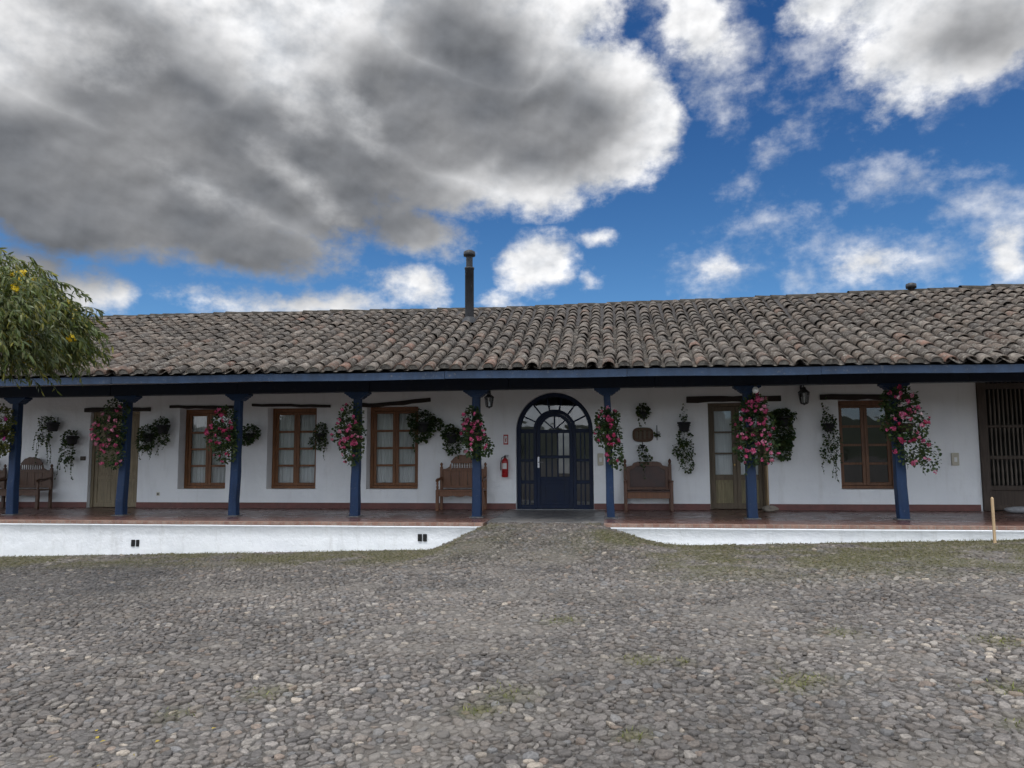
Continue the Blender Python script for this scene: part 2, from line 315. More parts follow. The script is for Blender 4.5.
def f_leaf(trans, rough=.5):
    def fn(t, p, m):
        c = tintn(t); t.put(p.inputs['Base Color'], c); p.inputs['Roughness'].default_value = rough; p.inputs['Specular IOR Level'].default_value = .35
        tr = t.n.new('ShaderNodeBsdfTranslucent'); t.put(tr.inputs[0], t.mix(1, c, (1.25, 1.3, .7), 'MULTIPLY'))
        mx = t.n.new('ShaderNodeMixShader'); mx.inputs[0].default_value = trans; t.l.new(p.outputs[0], mx.inputs[1]); t.l.new(tr.outputs[0], mx.inputs[2])
        t.l.new(mx.outputs[0], t.n['Material Output'].inputs[0])
    return fn
def f_glass(gl):
    def fn(t, p, m):
        t.n.remove(p); tr = t.n.new('ShaderNodeBsdfTransparent'); tr.inputs[0].default_value = (.88, .91, .92, 1)
        g = t.n.new('ShaderNodeBsdfGlossy'); g.inputs['Roughness'].default_value = .02
        v = obc(t); t.put(g.inputs['Normal'], t.bump(t.noise(v, 2.2, 2).outputs[0], .10, .02))
        fr = t.n.new('ShaderNodeFresnel'); fr.inputs[0].default_value = 1.52; mx = t.n.new('ShaderNodeMixShader')
        t.l.new(t.m('ADD', t.m('MULTIPLY', fr.outputs[0], 1.1), gl), mx.inputs[0]); t.l.new(tr.outputs[0], mx.inputs[1]); t.l.new(g.outputs[0], mx.inputs[2])
        t.l.new(mx.outputs[0], t.n['Material Output'].inputs[0])
    return fn
def f_curtain(t, p, m):
    v = obc(t); n = t.noise(t.mapv(v, (22, 22, 1.5)), 1, 4, .6).outputs[0]
    t.put(p.inputs['Base Color'], t.mix(t.rng(n, .3, .7, 0, 1), (.62, .63, .62), (.82, .83, .82))); p.inputs['Roughness'].default_value = .9
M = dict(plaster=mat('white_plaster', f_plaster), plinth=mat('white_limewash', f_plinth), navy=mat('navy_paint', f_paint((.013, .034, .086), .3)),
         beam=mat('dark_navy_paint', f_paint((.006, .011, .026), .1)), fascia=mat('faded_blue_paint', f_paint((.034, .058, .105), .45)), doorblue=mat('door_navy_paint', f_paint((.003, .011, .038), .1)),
         floor=mat('terracotta_floor', f_floor), edging=mat('brick_edging', f_edging), entry=mat('stone_paving', f_entry), tile=mat('clay_roof_tile', f_tile), stone=mat('river_stone', f_stone),
         soil=mat('packed_soil', f_soil), leaf=mat('leaf', f_leaf(.22)), treeleaf=mat('tree_leaf', f_leaf(.28, .42)), petal=mat('petal', f_leaf(.25, .6)), glass=mat('glass', f_glass(.035)), doorglass=mat('door_glass', f_glass(.045)), curtain=mat('sheer_curtain', f_curtain),
         skirting=plain('red_skirting', (.145, .05, .04), .5, .25, 5), lintel=wood('dark_lintel_wood', (.030, .021, .016), .75, 0), winwood=wood('brown_window_wood', (.215, .085, .028), .5), darkwinwood=wood('dark_brown_window_wood', (.16, .066, .025), .5), tandoor=wood('weathered_tan_wood', (.27, .215, .135), .7),
         doorwood=wood('olive_brown_wood', (.115, .082, .047), .55), olive=wood('olive_panel_wood', (.20, .165, .085), .6), gate=wood('dark_gate_wood', (.055, .034, .022), .65), spindle=wood('grey_spindle_wood', (.13, .105, .085), .75),
         bench=wood('honey_bench_wood', (.155, .058, .020), .42), darkbench=wood('dark_bench_wood', (.11, .043, .020), .42), oldbench=wood('walnut_bench_wood', (.092, .042, .020), .5), leather=plain('brown_leather', (.055, .024, .018), .42, .3, 8, .3),
         iron=plain('black_iron', (.018, .018, .02), .5, .3, 20, .2), flue=plain('sooty_flue_metal', (.012, .012, .014), .6, .5, 5, .1, 0), dark=plain('painted_hole_shade', (.01, .01, .01), .9, .1, 4, 0), room=plain('room_plaster_painted_dim', (.27, .265, .26), .9, .15, 2),
         patio=plain('patio_plaster_painted_shade', (.16, .165, .17), .9, .2, 3), ridge=plain('mossy_ridge_tile', (.048, .041, .033), .95, .6, 8, .7, 0, 30, .2), palestone=plain('pale_grey_stone', (.33, .33, .34), .85, .3, 12, .6), dimroom=plain('room_plaster_painted_shade', (.07, .067, .062), .9, .15, 2, 0), soffit=wood('soffit_wood', (.035, .028, .024), .8, 1), red=plain('red_enamel', (.40, .018, .02), .3, .1, 5, 0), paper=plain('white_label', (.72, .72, .70), .6, .06, 9, 0), beige=plain('beige_plastic', (.50, .46, .36), .45, .06, 8, 0),
         opal=plain('opal_glass', (.85, .85, .84), .25, .02, 5, 0), terrapot=plain('dark_clay_pot', (.055, .032, .024), .7, .3, 12), blackpot=plain('black_pot', (.02, .021, .024), .6, .3, 12), stick=wood('raw_pale_wood', (.50, .35, .20), .65), bark=wood('tree_bark', (.11, .085, .06), .9, 2, .5, .8),
         hill=plain('added_hill', (.035, .045, .02), .95, .4, .15, 0), rock=plain('pale_rock', (.24, .205, .165), .9, .35, 14, .7), greyrock=plain('grey_rock', (.135, .132, .13), .85, .4, 14, .7), brass=plain('brass', (.55, .38, .14), .3, .15, 9, 0, 1), plaque=wood('carved_plaque_wood', (.11, .06, .032), .7, 0), vine=plain('vine_stem', (.06, .07, .025), .7, .2, 20, 0), steel=plain('steel', (.5, .5, .52), .35, .1, 9, 0, 1))

# ------------------------------------------------------------------ ground and cobbles
YE = 13.95; GX0, GX1 = -2.36, -.16          # plinth face; the entry gap in the plinth
def g(x, y):
    x = np.asarray(x, float); y = np.asarray(y, float)
    base = -.396+.0265*np.clip(x, -22, 16)+.05*(fbm(x*.35+5, y*.35, 3)-.5)*sstep(14.2, 11, y)
    cx = -1.26; L = np.where(x < cx, 1.10, 1.06); d = np.abs(x-cx)
    side = np.interp(x, [-3.45, -3.28, -2.97, -2.60, -2.30, -.16, .22, .57, .92, 1.20, 1.45], [0, .03, .29, .70, 1, 1, .68, .34, .10, .03, 0])
    fall = sstep(10.9, 13.9, y)**1.15
    # away from the plinth the flanks of the ramp spread a little
    top = -.035-.0*x
    return base+(top-base)*side*fall
def moss_f(x, y):
    n = fbm(x*1.3, y*1.3, 21, 4)
    band = sstep(11.3, 13.3, y)*(.75+.9*(fbm(x*.5, y*.5, 31)-.25))
    ramp = np.exp(-((x+1.26)/1.0)**2)*sstep(11.5, 12.5, y)
    right = sstep(.0, 1.2, x)*sstep(9.2, 12.0, y)*.85
    spots = np.zeros_like(np.asarray(x, float))
    for sx, sy, r, k in [(1.05, 6.2, .16, .9), (.2, 6.35, .14, .8), (-.9, 5.1, .13, .9), (-.75, 5.45, .2, .5), (1.35, 5.75, .22, .8), (.55, 6.3, .1, .8), (-2.5, 5.4, .16, .5), (-2.9, 4.9, .12, .5), (2.6, 5.6, .2, .6), (-.55, 7.8, .2, .5), (2.0, 7.3, .18, .5), (3.2, 7.0, .2, .6), (.1, 4.7, .1, .7), (2.35, 4.95, .14, .8)]:
        spots = np.maximum(spots, 1.0*k*np.exp(-((x-sx)**2+(y-sy)**2)/r**2))
    return np.clip(np.maximum(np.maximum(band*(1-.85*ramp), right)*sstep(.24, .52, n)*1.3, spots*sstep(.3, .5, n)*1.5), 0, 1)
def dust_f(x, y):     # trodden, sandy spots in the paving
    d = sstep(.56, .72, fbm(x*.9, y*1.6, 77, 4))*.5
    for sx, sy, rx, ry, k in [(-1.1, 4.75, .5, .14, 1), (-1.6, 6.7, .9, .25, .8), (-1.0, 7.4, .6, .2, .8), (1.7, 6.9, 1.2, .22, .7), (2.6, 5.1, .4, .15, .7), (-3.4, 6.2, .9, .2, .7), (-.2, 9.3, 2.5, .4, .5), (-5.5, 9.6, 2.0, .4, .5)]:
        d = np.maximum(d, .8*k*np.exp(-((x-sx)/rx)**2-((y-sy)/ry)**2))
    return np.clip(d*(.5+fbm(x*5, y*5, 13)), 0, 1)
def axis(a, b, step, far):
    mid = np.arange(a, b+1e-6, step); lo = a-np.cumsum(np.geomspace(step*2, far, 26)); hi = b+np.cumsum(np.geomspace(step*2, far, 26)); return np.concatenate([lo[::-1], mid, hi])
xs = axis(-17, 11, .07, 120); ys = axis(2.4, 14.46, .07, 120)
XX, YY = np.meshgrid(xs, ys); ZZ = g(XX, np.minimum(YY, 14.4))
inb = (YY > 14.0) & ~((XX > GX0-.02) & (XX < GX1+.02) & (YY < 14.44)); ZZ = np.where(inb, -.396+.0265*np.clip(XX, -22, 16)-.06, ZZ)
near = (YY < 14.0) & (YY > 2.2) & (XX > -18) & (XX < 12)
ZZ = ZZ+np.where(near, .022*(fbm(XX*3, YY*3, 9)-.5), 0)
nx, ny = len(xs), len(ys); I = np.arange(nx*ny).reshape(ny, nx)
F = np.stack([I[:-1, :-1], I[:-1, 1:], I[1:, 1:], I[1:, :-1]], -1).reshape(-1, 4)
MO = np.where(YY < 14.1, moss_f(XX, YY), 0)
gr = np_mesh('ground', np.stack([XX.ravel(), YY.ravel(), ZZ.ravel()], 1), [F], M['soil'], smooth=True, extra={'moss': MO.ravel(), 'dust': dust_f(XX, YY).ravel()})
tag(gr, 'bare brown soil of the courtyard between the cobbles', 'ground', kind='structure')

def added_hills():          # unseen rise added behind the camera to darken reflections in the panes
    A = np.linspace(radians(95), radians(265), 60); V = []; n_ = 6
    for a in A:
        h = 7+9*fbm(np.array([a*4.]), np.array([3.]), 71)[0]
        for q in range(n_): t_ = q/(n_-1); r_ = 130+110*t_; V.append((r_*sin(a), r_*cos(a), -3+(h+3)*(t_**.8)+(2.5*fbm(np.array([a*40]), np.array([t_*9]), 4)[0]*t_)))
    m = MB(); m.add(V, [(i*n_+q, i*n_+q+1, (i+1)*n_+q+1, (i+1)*n_+q) for i in range(59) for q in range(n_-1)]); tag(m.build('added_hills', M['hill']), kind='structure')
added_hills()
def cobbles():
    P = .069; rows = []; y = 2.5; r_ = 0
    while y < 14.36:
        x0, x1 = -1.02*y-1.8, .58*y+2.0
        x = np.arange(max(x0, -17.5), min(x1, 11.5), P)+(P/2 if r_ % 2 else 0); rows.append(np.stack([x, np.full_like(x, y)], 1)); y += P*.866; r_ += 1
    C0 = np.concatenate(rows); C0 = C0[rng.random(len(C0)) > .10+.12*fbm(C0[:, 0]*.8, C0[:, 1]*.8, 41)]; n = len(C0)
    C = C0+rng.normal(0, P*.2, (n, 2)); wgt = rng.normal(0, .0009, n)+.0008*(fbm(C0[:, 0]*.9, C0[:, 1]*.9, 55)-.5)
    # neighbours through a cell hash
    cell = .085; key = np.floor(C/cell).astype(int); d = {}
    for i, kk in enumerate(map(tuple, key)): d.setdefault(kk, []).append(i)
    SEG = 11; ang = np.linspace(0, 2*pi, SEG, endpoint=False)[None, :]+rng.uniform(0, 2*pi, (n, 1)); U = np.stack([np.cos(ang), np.sin(ang)], -1)
    R = np.full((n, SEG), .072)
    for i in range(n):
        kx, ky = key[i]; nb = [j for a in (-2, -1, 0, 1, 2) for b in (-2, -1, 0, 1, 2) for j in d.get((kx+a, ky+b), ()) if j != i]
        D = C[nb]-C[i]; L2 = (D**2).sum(1); L = np.sqrt(L2); h = (L2+np.clip(wgt[i]-wgt[nb], -.5*L2, .5*L2))/(2*L)
        cs = (U[i] @ (D/L[:, None]).T); 
        with np.errstate(divide='ignore'): t = np.where(cs > .05, h[None]/np.maximum(cs, .05), 9)
        R[i] = np.minimum(R[i], t.min(1))
    # round the corners, leave a joint
    for _ in range(1): R = .6*R+.2*(np.roll(R, 1, 1)+np.roll(R, -1, 1))
    sq = rng.uniform(0, pi, (n, 1)); R = R*rng.uniform(.80, 1.0, (n, 1))*(1-.38*np.cos(ang-sq)**2*rng.random((n, 1)))-.002
    R = np.clip(R, .012, .1)*(1+.075*rng.normal(size=(n, SEG)))
    x, y = C[:, 0], C[:, 1]; z = g(x, y)
    inside = (y < YE-.05) | ((x > GX0+.08) & (x < GX1-.08) & (y < 14.38))
    dust = fbm(x*.75, y*.75, 77, 4); mo = moss_f(x, y)
    sink = .008*dust_f(x, y)+.003*mo
    H = rng.uniform(.007, .0185, n)*np.clip(R.mean(1)/.036, .55, 1.6)
    keep = inside & ~((sink > .0055) & (rng.random(n) < .45)); 
    tilt = rng.normal(0, .13, (n, 2)); flat = rng.uniform(.55, .85, n)
    rings = [(1.0, -1.2), (.985, .2), (.92, .76), (.68, .97), (.32, 1.0)]
    Vs = []
    for fr, hz in rings:
        f = fr if fr > .9 else fr*(.9+.2*flat)[:, None]
        rad = R*f; px = x[:, None]+U[..., 0]*rad; py = y[:, None]+U[..., 1]*rad
        pz = z[:, None]-sink[:, None]+H[:, None]*hz+(U[..., 0]*tilt[:, :1]+U[..., 1]*tilt[:, 1:])*rad+rng.normal(0, .0012, (n, SEG))
        Vs.append(np.stack([px, py, pz], -1))
    top = np.stack([x, y, z-sink+H*1.02], -1)[:, None]
    V = np.concatenate(Vs+[top], 1)[keep]; V[:, :, 2] += .004; m = len(V); nv = V.shape[1]; base = (np.arange(m)*nv)[:, None]
    q = []; kk = np.arange(SEG); k2 = (kk+1) % SEG
    for r in range(len(rings)-1): q.append(np.stack([base+r*SEG+kk, base+r*SEG+k2, base+(r+1)*SEG+k2, base+(r+1)*SEG+kk], -1).reshape(-1, 4))
    r = len(rings)-1; tri = np.stack([base+r*SEG+kk, base+r*SEG+k2, np.broadcast_to(base+nv-1, (m, SEG))], -1).reshape(-1, 3)
    pal = np.array([(.150, .141, .135), (.122, .116, .113), (.185, .175, .166), (.160, .144, .130), (.130, .117, .107), (.24, .228, .212), (.150, .153, .158), (.195, .160, .135), (.32, .29, .25)])
    idx = rng.choice(len(pal), m, p=[.24, .19, .16, .13, .1, .075, .055, .03, .02]); T = pal[idx]*rng.uniform(.68, 1.22, (m, 1))*np.array([.94, .872, .81])*(.60+.80*fbm(x*.5, y*.9, 93)[keep])[:, None]
    tint = np.repeat(T, nv, 0)
    o = np_mesh('cobblestone_paving', V.reshape(-1, 3), [np.concatenate(q), tri], M['stone'], tint=tint, smooth=True, extra={'moss': np.repeat(mo[keep], nv), 'dust': np.repeat(dust_f(x, y)[keep], nv)})
    tag(o, 'grey river cobblestones paving the whole courtyard', 'cobbles', kind='structure'); return m
cobbles()

def leaf_mesh(name, P, D, N, L, Wd, tint, material, parent=None, tmpl='kite', kind=None):
    """leaves / petals: P base points, D direction, N normal (arrays), L length, Wd width"""
    T = {'kite': ([(0, 0, 0), (.45, .5, .05), (1, 0, -.12), (.45, -.5, .05)], [(0, 1, 2), (0, 2, 3)]),
         'blade': ([(0, -.5, 0), (0, .5, 0), (.6, .3, -.04), (.6, -.3, -.04), (1, 0, -.2)], [(0, 1, 2), (0, 2, 3), (3, 2, 4)]),
         'long': ([(0, 0, 0), (.3, .5, .03), (.3, -.5, .03), (.7, .4, -.03), (.7, -.4, -.03), (1, 0, -.15)], [(0, 2, 1), (1, 2, 4), (1, 4, 3), (3, 4, 5)]),
         'round': ([(0, 0, -.05), (.15, .45, .08), (.6, .55, .06), (1, .2, -.05), (1, -.2, -.05), (.6, -.55, .06), (.15, -.45, .08), (.5, 0, 0)], [(7, i, (i+1) % 7) for i in range(7)])}[tmpl]
    P = np.asarray(P, float); n = len(P); D = D/np.linalg.norm(D, axis=1, keepdims=True); S_ = np.cross(D, N); S_ /= np.maximum(np.linalg.norm(S_, axis=1, keepdims=True), 1e-6); N2 = np.cross(S_, D)
    tv = np.array(T[0]); L = np.broadcast_to(L, n); Wd = np.broadcast_to(Wd, n)
    V = P[:, None]+D[:, None]*(tv[None, :, :1]*L[:, None, None])+S_[:, None]*(tv[None, :, 1:2]*Wd[:, None, None])+N2[:, None]*(tv[None, :, 2:]*L[:, None, None])
    Fc = np.array(T[1])[None]+(np.arange(n)*len(tv))[:, None, None]
    o = np_mesh(name, V.reshape(-1, 3), [Fc.reshape(-1, 3)], material, parent, tint=np.repeat(tint, len(tv), 0))
    if kind: o['kind'] = kind
    return o
def unit(n): v = rng.normal(size=(n, 3)); return v/np.linalg.norm(v, axis=1, keepdims=True)

def grass():
    n = 330000; x = rng.uniform(-16, 10.5, n); y = rng.uniform(4.2, YE-.01, n); m = moss_f(x, y); edge = sstep(YE-.25, YE-.02, y)*.5*fbm(x*2, y*0, 91)
    side = ((x > -3.3) & (x < 1.0) & (y > 13.5)); k = rng.random(n) < (np.maximum(m, edge*~side)**1.3*.5); x, y = x[k], y[k]; n = len(x)
    P = np.stack([x, y, g(x, y)+.006], 1); D = unit(n)*np.array([.7, .7, .2])+np.array([0, 0, .75]); L = rng.uniform(.010, .026, n)*(1+1.1*sstep(13.55, 13.9, y)+.5*(y < 9))
    t = np.array([(.078, .078, .018)])*rng.uniform(.6, 1.5, (n, 1))+np.where(rng.random((n, 1)) < .3, np.array([(.07, .055, .02)]), 0)+(y < 9)[:, None]*np.array([(.05, .065, .012)])
    o = leaf_mesh('grass', P, D, unit(n), L, .007, t, M['leaf'], tmpl='blade'); tag(o, 'short mossy grass growing between the cobbles along the plinth', 'grass', kind='stuff')
grass()

# ------------------------------------------------------------------ the house
YW = 17.55; HX0, HX1 = -19.6, 12.6
house = thing('hacienda_house', (0, YW, 0), 'long white single storey hacienda with clay tile roof and blue porch posts', 'house')
WINS = [(-10.56, -9.32), (-8.27, -7.03), (-5.78, -4.52), (4.98, 6.22)]; WZ = (.46, 2.42); REC = .28
ACX, AR, ASP = -1.305, .89, 1.80
OPEN = [(a, b, WZ[0], WZ[1]) for a, b in WINS]+[(-12.95, -11.62, 0, 2.38), (2.17, 3.44, 0, 2.40), (ACX-AR, ACX+AR, 0, ASP+AR), (7.84, 10.7, 0, 2.9)]
def wall():
    mb = MB(); X = sorted({HX0, HX1, *[v for o in OPEN for v in o[:2]]}); Z = sorted({-.06, 4.3, 0, *[v for o in OPEN for v in o[2:]]})
    for i in range(len(X)-1):
        for j in range(len(Z)-1):
            cx, cz = (X[i]+X[i+1])/2, (Z[j]+Z[j+1])/2
            if any(a < cx < b and c < cz < d for a, b, c, d in OPEN): continue
            mb.add([(X[i], YW, Z[j]), (X[i+1], YW, Z[j]), (X[i+1], YW, Z[j+1]), (X[i], YW, Z[j+1])], [(0, 1, 2, 3)])
    TK = .5
    for k, (a, b, c, d) in enumerate(OPEN):
        arch = k == 6; top = ASP if arch else d
        mb.add([(a, YW, c), (a, YW+TK, c), (a, YW+TK, top), (a, YW, top)], [(0, 3, 2, 1)]); mb.add([(b, YW, c), (b, YW+TK, c), (b, YW+TK, top), (b, YW, top)], [(0, 1, 2, 3)])
        if not arch: mb.add([(a, YW, d), (b, YW, d), (b, YW+TK, d), (a, YW+TK, d)], [(0, 1, 2, 3)])
        if c > 0: mb.add([(a, YW, c), (b, YW, c), (b, YW+TK, c), (a, YW+TK, c)], [(3, 2, 1, 0)])
        if arch:
            N = 32; A = [pi-pi*q/N for q in range(N+1)]; pt = [(ACX+AR*cos(t), ASP+AR*sin(t)) for t in A]
            for q in range(N):
                (x0, z0), (x1, z1) = pt[q], pt[q+1]
                mb.add([(x0, YW, z0), (x1, YW, z1), (x1, YW, d), (x0, YW, d)], [(0, 1, 2, 3)]); mb.add([(x0, YW, z0), (x1, YW, z1), (x1, YW+TK, z1), (x0, YW+TK, z0)], [(0, 1, 2, 3)], True)
    for x, s in ((HX0, 1), (HX1, -1)):     # gable ends
        mb.add([(x, YW, -.5), (x, 20.6, -.5), (x, 20.6, 4.3), (x, 18.9, 4.9), (x, YW, 4.3)], [(0, 1, 2, 3, 4)])
    def back(y, z0, z1, x0, x1):       # rear wall with one tall opening behind the hall
        a, b, c, d = -1.42, -1.02, .75, 1.9
        for p, q, u_, v_ in ((x0, a, z0, z1), (b, x1, z0, z1), (a, b, z0, c), (a, b, d, z1)): mb_.add([(p, y, u_), (q, y, u_), (q, y, v_), (p, y, v_)], [(0, 1, 2, 3)])
    mb_ = mb; back(20.6, -.5, 4.3, HX0, HX1)
    mb.build('wall', M['plaster'], house)
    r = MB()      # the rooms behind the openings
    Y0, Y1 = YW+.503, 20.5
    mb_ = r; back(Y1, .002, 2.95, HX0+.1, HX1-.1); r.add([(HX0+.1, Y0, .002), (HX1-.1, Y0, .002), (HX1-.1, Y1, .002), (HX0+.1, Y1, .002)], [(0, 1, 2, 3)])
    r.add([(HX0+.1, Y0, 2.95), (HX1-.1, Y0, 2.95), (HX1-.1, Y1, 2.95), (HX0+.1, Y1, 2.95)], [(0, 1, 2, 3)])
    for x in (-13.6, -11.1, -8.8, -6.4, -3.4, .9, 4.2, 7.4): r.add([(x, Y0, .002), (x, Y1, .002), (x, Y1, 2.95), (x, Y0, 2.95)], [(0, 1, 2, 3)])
    r.build('interior_wall', M['dimroom'], house)  # the darkness of the rooms is put into this plaster colour
    h_ = MB(); h_.box(-3.39, -3.36, Y0+.01, Y1-.01, .01, 2.94); h_.box(.86, .89, Y0+.01, Y1-.01, .01, 2.94); h_.box(-3.36, -1.42, Y1-.03, Y1-.003, .01, 2.94); h_.box(-1.02, .86, Y1-.03, Y1-.003, .01, 2.94); h_.build('hall_wall', M['room'], house)  # lighter copy of the room plaster, so the hall looks better lit
wall()
pw = MB(); pw.box(-5, 3, 25.4, 25.7, -1, 2.6); tag(pw.build('added_patio_wall', M['patio']), 'patio wall added behind the arched door, its shade put into the grey', 'wall')  # added to show bright through the door panes; shade is in its grey
doors = [(-12.95, -11.62), (2.17, 3.44), (ACX-AR, ACX+AR), (7.80, 10.7)]; x = HX0+.05
for a, b in sorted(doors)+[(HX1-.05, 0)]:
    sk = MB(); sk.box(x, a-.004, YW-.022, YW+.01, .003, .14); sk.build('skirting', M['skirting'], house, .004); x = b+.004

# porch floor, its brick edging and the white plinth, both sides of the entry
fl = MB()
for a, b in ((HX0, GX0), (GX1, HX1)): fl.box(a, b, 14.12, YW+.5, -.12, 0)
fl.build('porch_floor', M['floor'], house)
ed = MB()
for a, b in ((HX0, GX0), (GX1, HX1)): ed.box(a, b, 13.955, 14.117, -.055, .004)
ed.build('floor_edging', M['edging'], house, .008)
def plinth():
    V = []; Fc = []
    mb = MB()
    for a, b in ((HX0, GX0), (GX1, HX1)):
        nxs = int((b-a)/.25); X = np.linspace(a, b, nxs+1)
        prof = [(13.958, -.062), (13.935, -.058), (13.930, -.075), (13.948, -.095), (13.945, -.3), (13.935, -.55), (13.93, -1.15)]
        V = [(x, y+.012*(fbm(np.array([x*1.7]), np.array([z*2.]), 5)[0]-.5), z+.008*(fbm(np.array([x*1.1]), np.array([1.]), 8)[0]-.5)) for x in X for y, z in prof]; n = len(prof)
        mb.add(V, [(i*n+j, i*n+j+1, (i+1)*n+j+1, (i+1)*n+j) for i in range(nxs) for j in range(n-1)], True)
        xe = b if b == GX0 else a
        mb.add([(xe, 13.95, -.06), (xe, 14.6, -.06), (xe, 14.6, -1.1), (xe, 13.95, -1.1)], [(0, 1, 2, 3)])
    return mb.build('plinth', M['plinth'], house)
pl = plinth()
for x, z, w_ in ((-9.26, -.42, .075), (-9.165, -.42, .06), (-3.545, -.265, .075), (-3.45, -.265, .07)):
    mb = MB(); mb.box(x-w_/2, x+w_/2, 13.918, 13.96, z-.065, z+.065); mb.build('vent_hole_shade', M['dark'], pl, .006)  # solid near-black blocks: the shade inside the vents is their colour
en = MB(); en.box(GX0+.003, GX1-.003, 14.36, YW+.5, -.14, -.004); en.build('entry_paving', M['entry'], house)

# posts, capitals, beam, fascia
def fz(x): return np.interp(x, [-20, -10, -1.8, 6.9, 12], [2.85, 2.82, 2.795, 2.73, 2.71])       # top of the fascia: the old eave sags to the right
POSTS = [-15.75, -13.08, -10.46, -7.90, -5.26, -2.72, -.05, 2.665, 5.40, 8.35, 11.2]; YP = 15.32
for i, x in enumerate(POSTS):
    lean = [0, -.0, .03, .03, .02, -.005, -.02, -.02, -.03, 0, 0][i]; V = []
    zs = np.linspace(0, 2.50, 9); mb = MB(); rs = np.random.default_rng(40+i); wd = .182 if i > 6 else (.148 if i == 6 else .172)
    for q, z in enumerate(zs):
        s = wd/2*(1.07-.16*z/2.5)*(1+rs.normal(0, .018)); cx = x+lean*(z/2.5-.5)*1.6+rs.normal(0, .005); cy = YP+rs.normal(0, .004)
        V += [(cx-s, cy-s, z), (cx+s, cy-s, z), (cx+s, cy+s, z), (cx-s, cy+s, z)]
    Fc = [(a*4+b, a*4+(b+1) % 4, (a+1)*4+(b+1) % 4, (a+1)*4+b) for a in range(8) for b in range(4)]+[(3, 2, 1, 0), (32, 33, 34, 35)]
    mb.add(V, Fc); po = mb.build('post', M['navy'], house, .022)
    c = MB(); hw = .26; cx = x+lean*.8
    half = [(hw, 2.574), (hw, 2.535), (hw-.035, 2.528), (hw-.05, 2.503), (hw-.085, 2.496), (hw-.10, 2.470), (hw-.135, 2.452), (.10, 2.430)]
    c.prism([(cx+a, z) for a, z in half[::-1]][::-1]+[(cx-a, z) for a, z in half[::-1]], YP-.115, YP+.115); c.build('capital', M['navy'], po, .006)
    st = MB(); st.box(x-lean*.8-.14, x-lean*.8+.14, YP-.14, YP+.14, -.02, .018); st.build('base_stone', M['greyrock'], po, .008)
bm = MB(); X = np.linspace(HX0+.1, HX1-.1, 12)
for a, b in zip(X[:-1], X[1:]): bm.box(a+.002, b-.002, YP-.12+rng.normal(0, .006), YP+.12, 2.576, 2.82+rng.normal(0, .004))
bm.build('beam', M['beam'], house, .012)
fa = MB(); xs_ = np.arange(HX0-.2, HX1+.2, 3.35)
for a in xs_:
    b = min(a+3.35, HX1+.25); seg = np.linspace(a+.002, b-.002, 8); off = rng.normal(0, .004); V = []
    for x in seg:
        t = float(fz(x))+.006*sin(x*1.7)+off; V += [(x, 13.75+off, t-.142), (x, 13.785, t-.142), (x, 13.785, t), (x, 13.75+off, t)]
    fa.add(V, [(q*4+r, q*4+(r+1) % 4, (q+1)*4+(r+1) % 4, (q+1)*4+r) for q in range(7) for r in range(4)]+[(3, 2, 1, 0), (28, 29, 30, 31)])
fa.build('fascia', M['fascia'], house, .004)

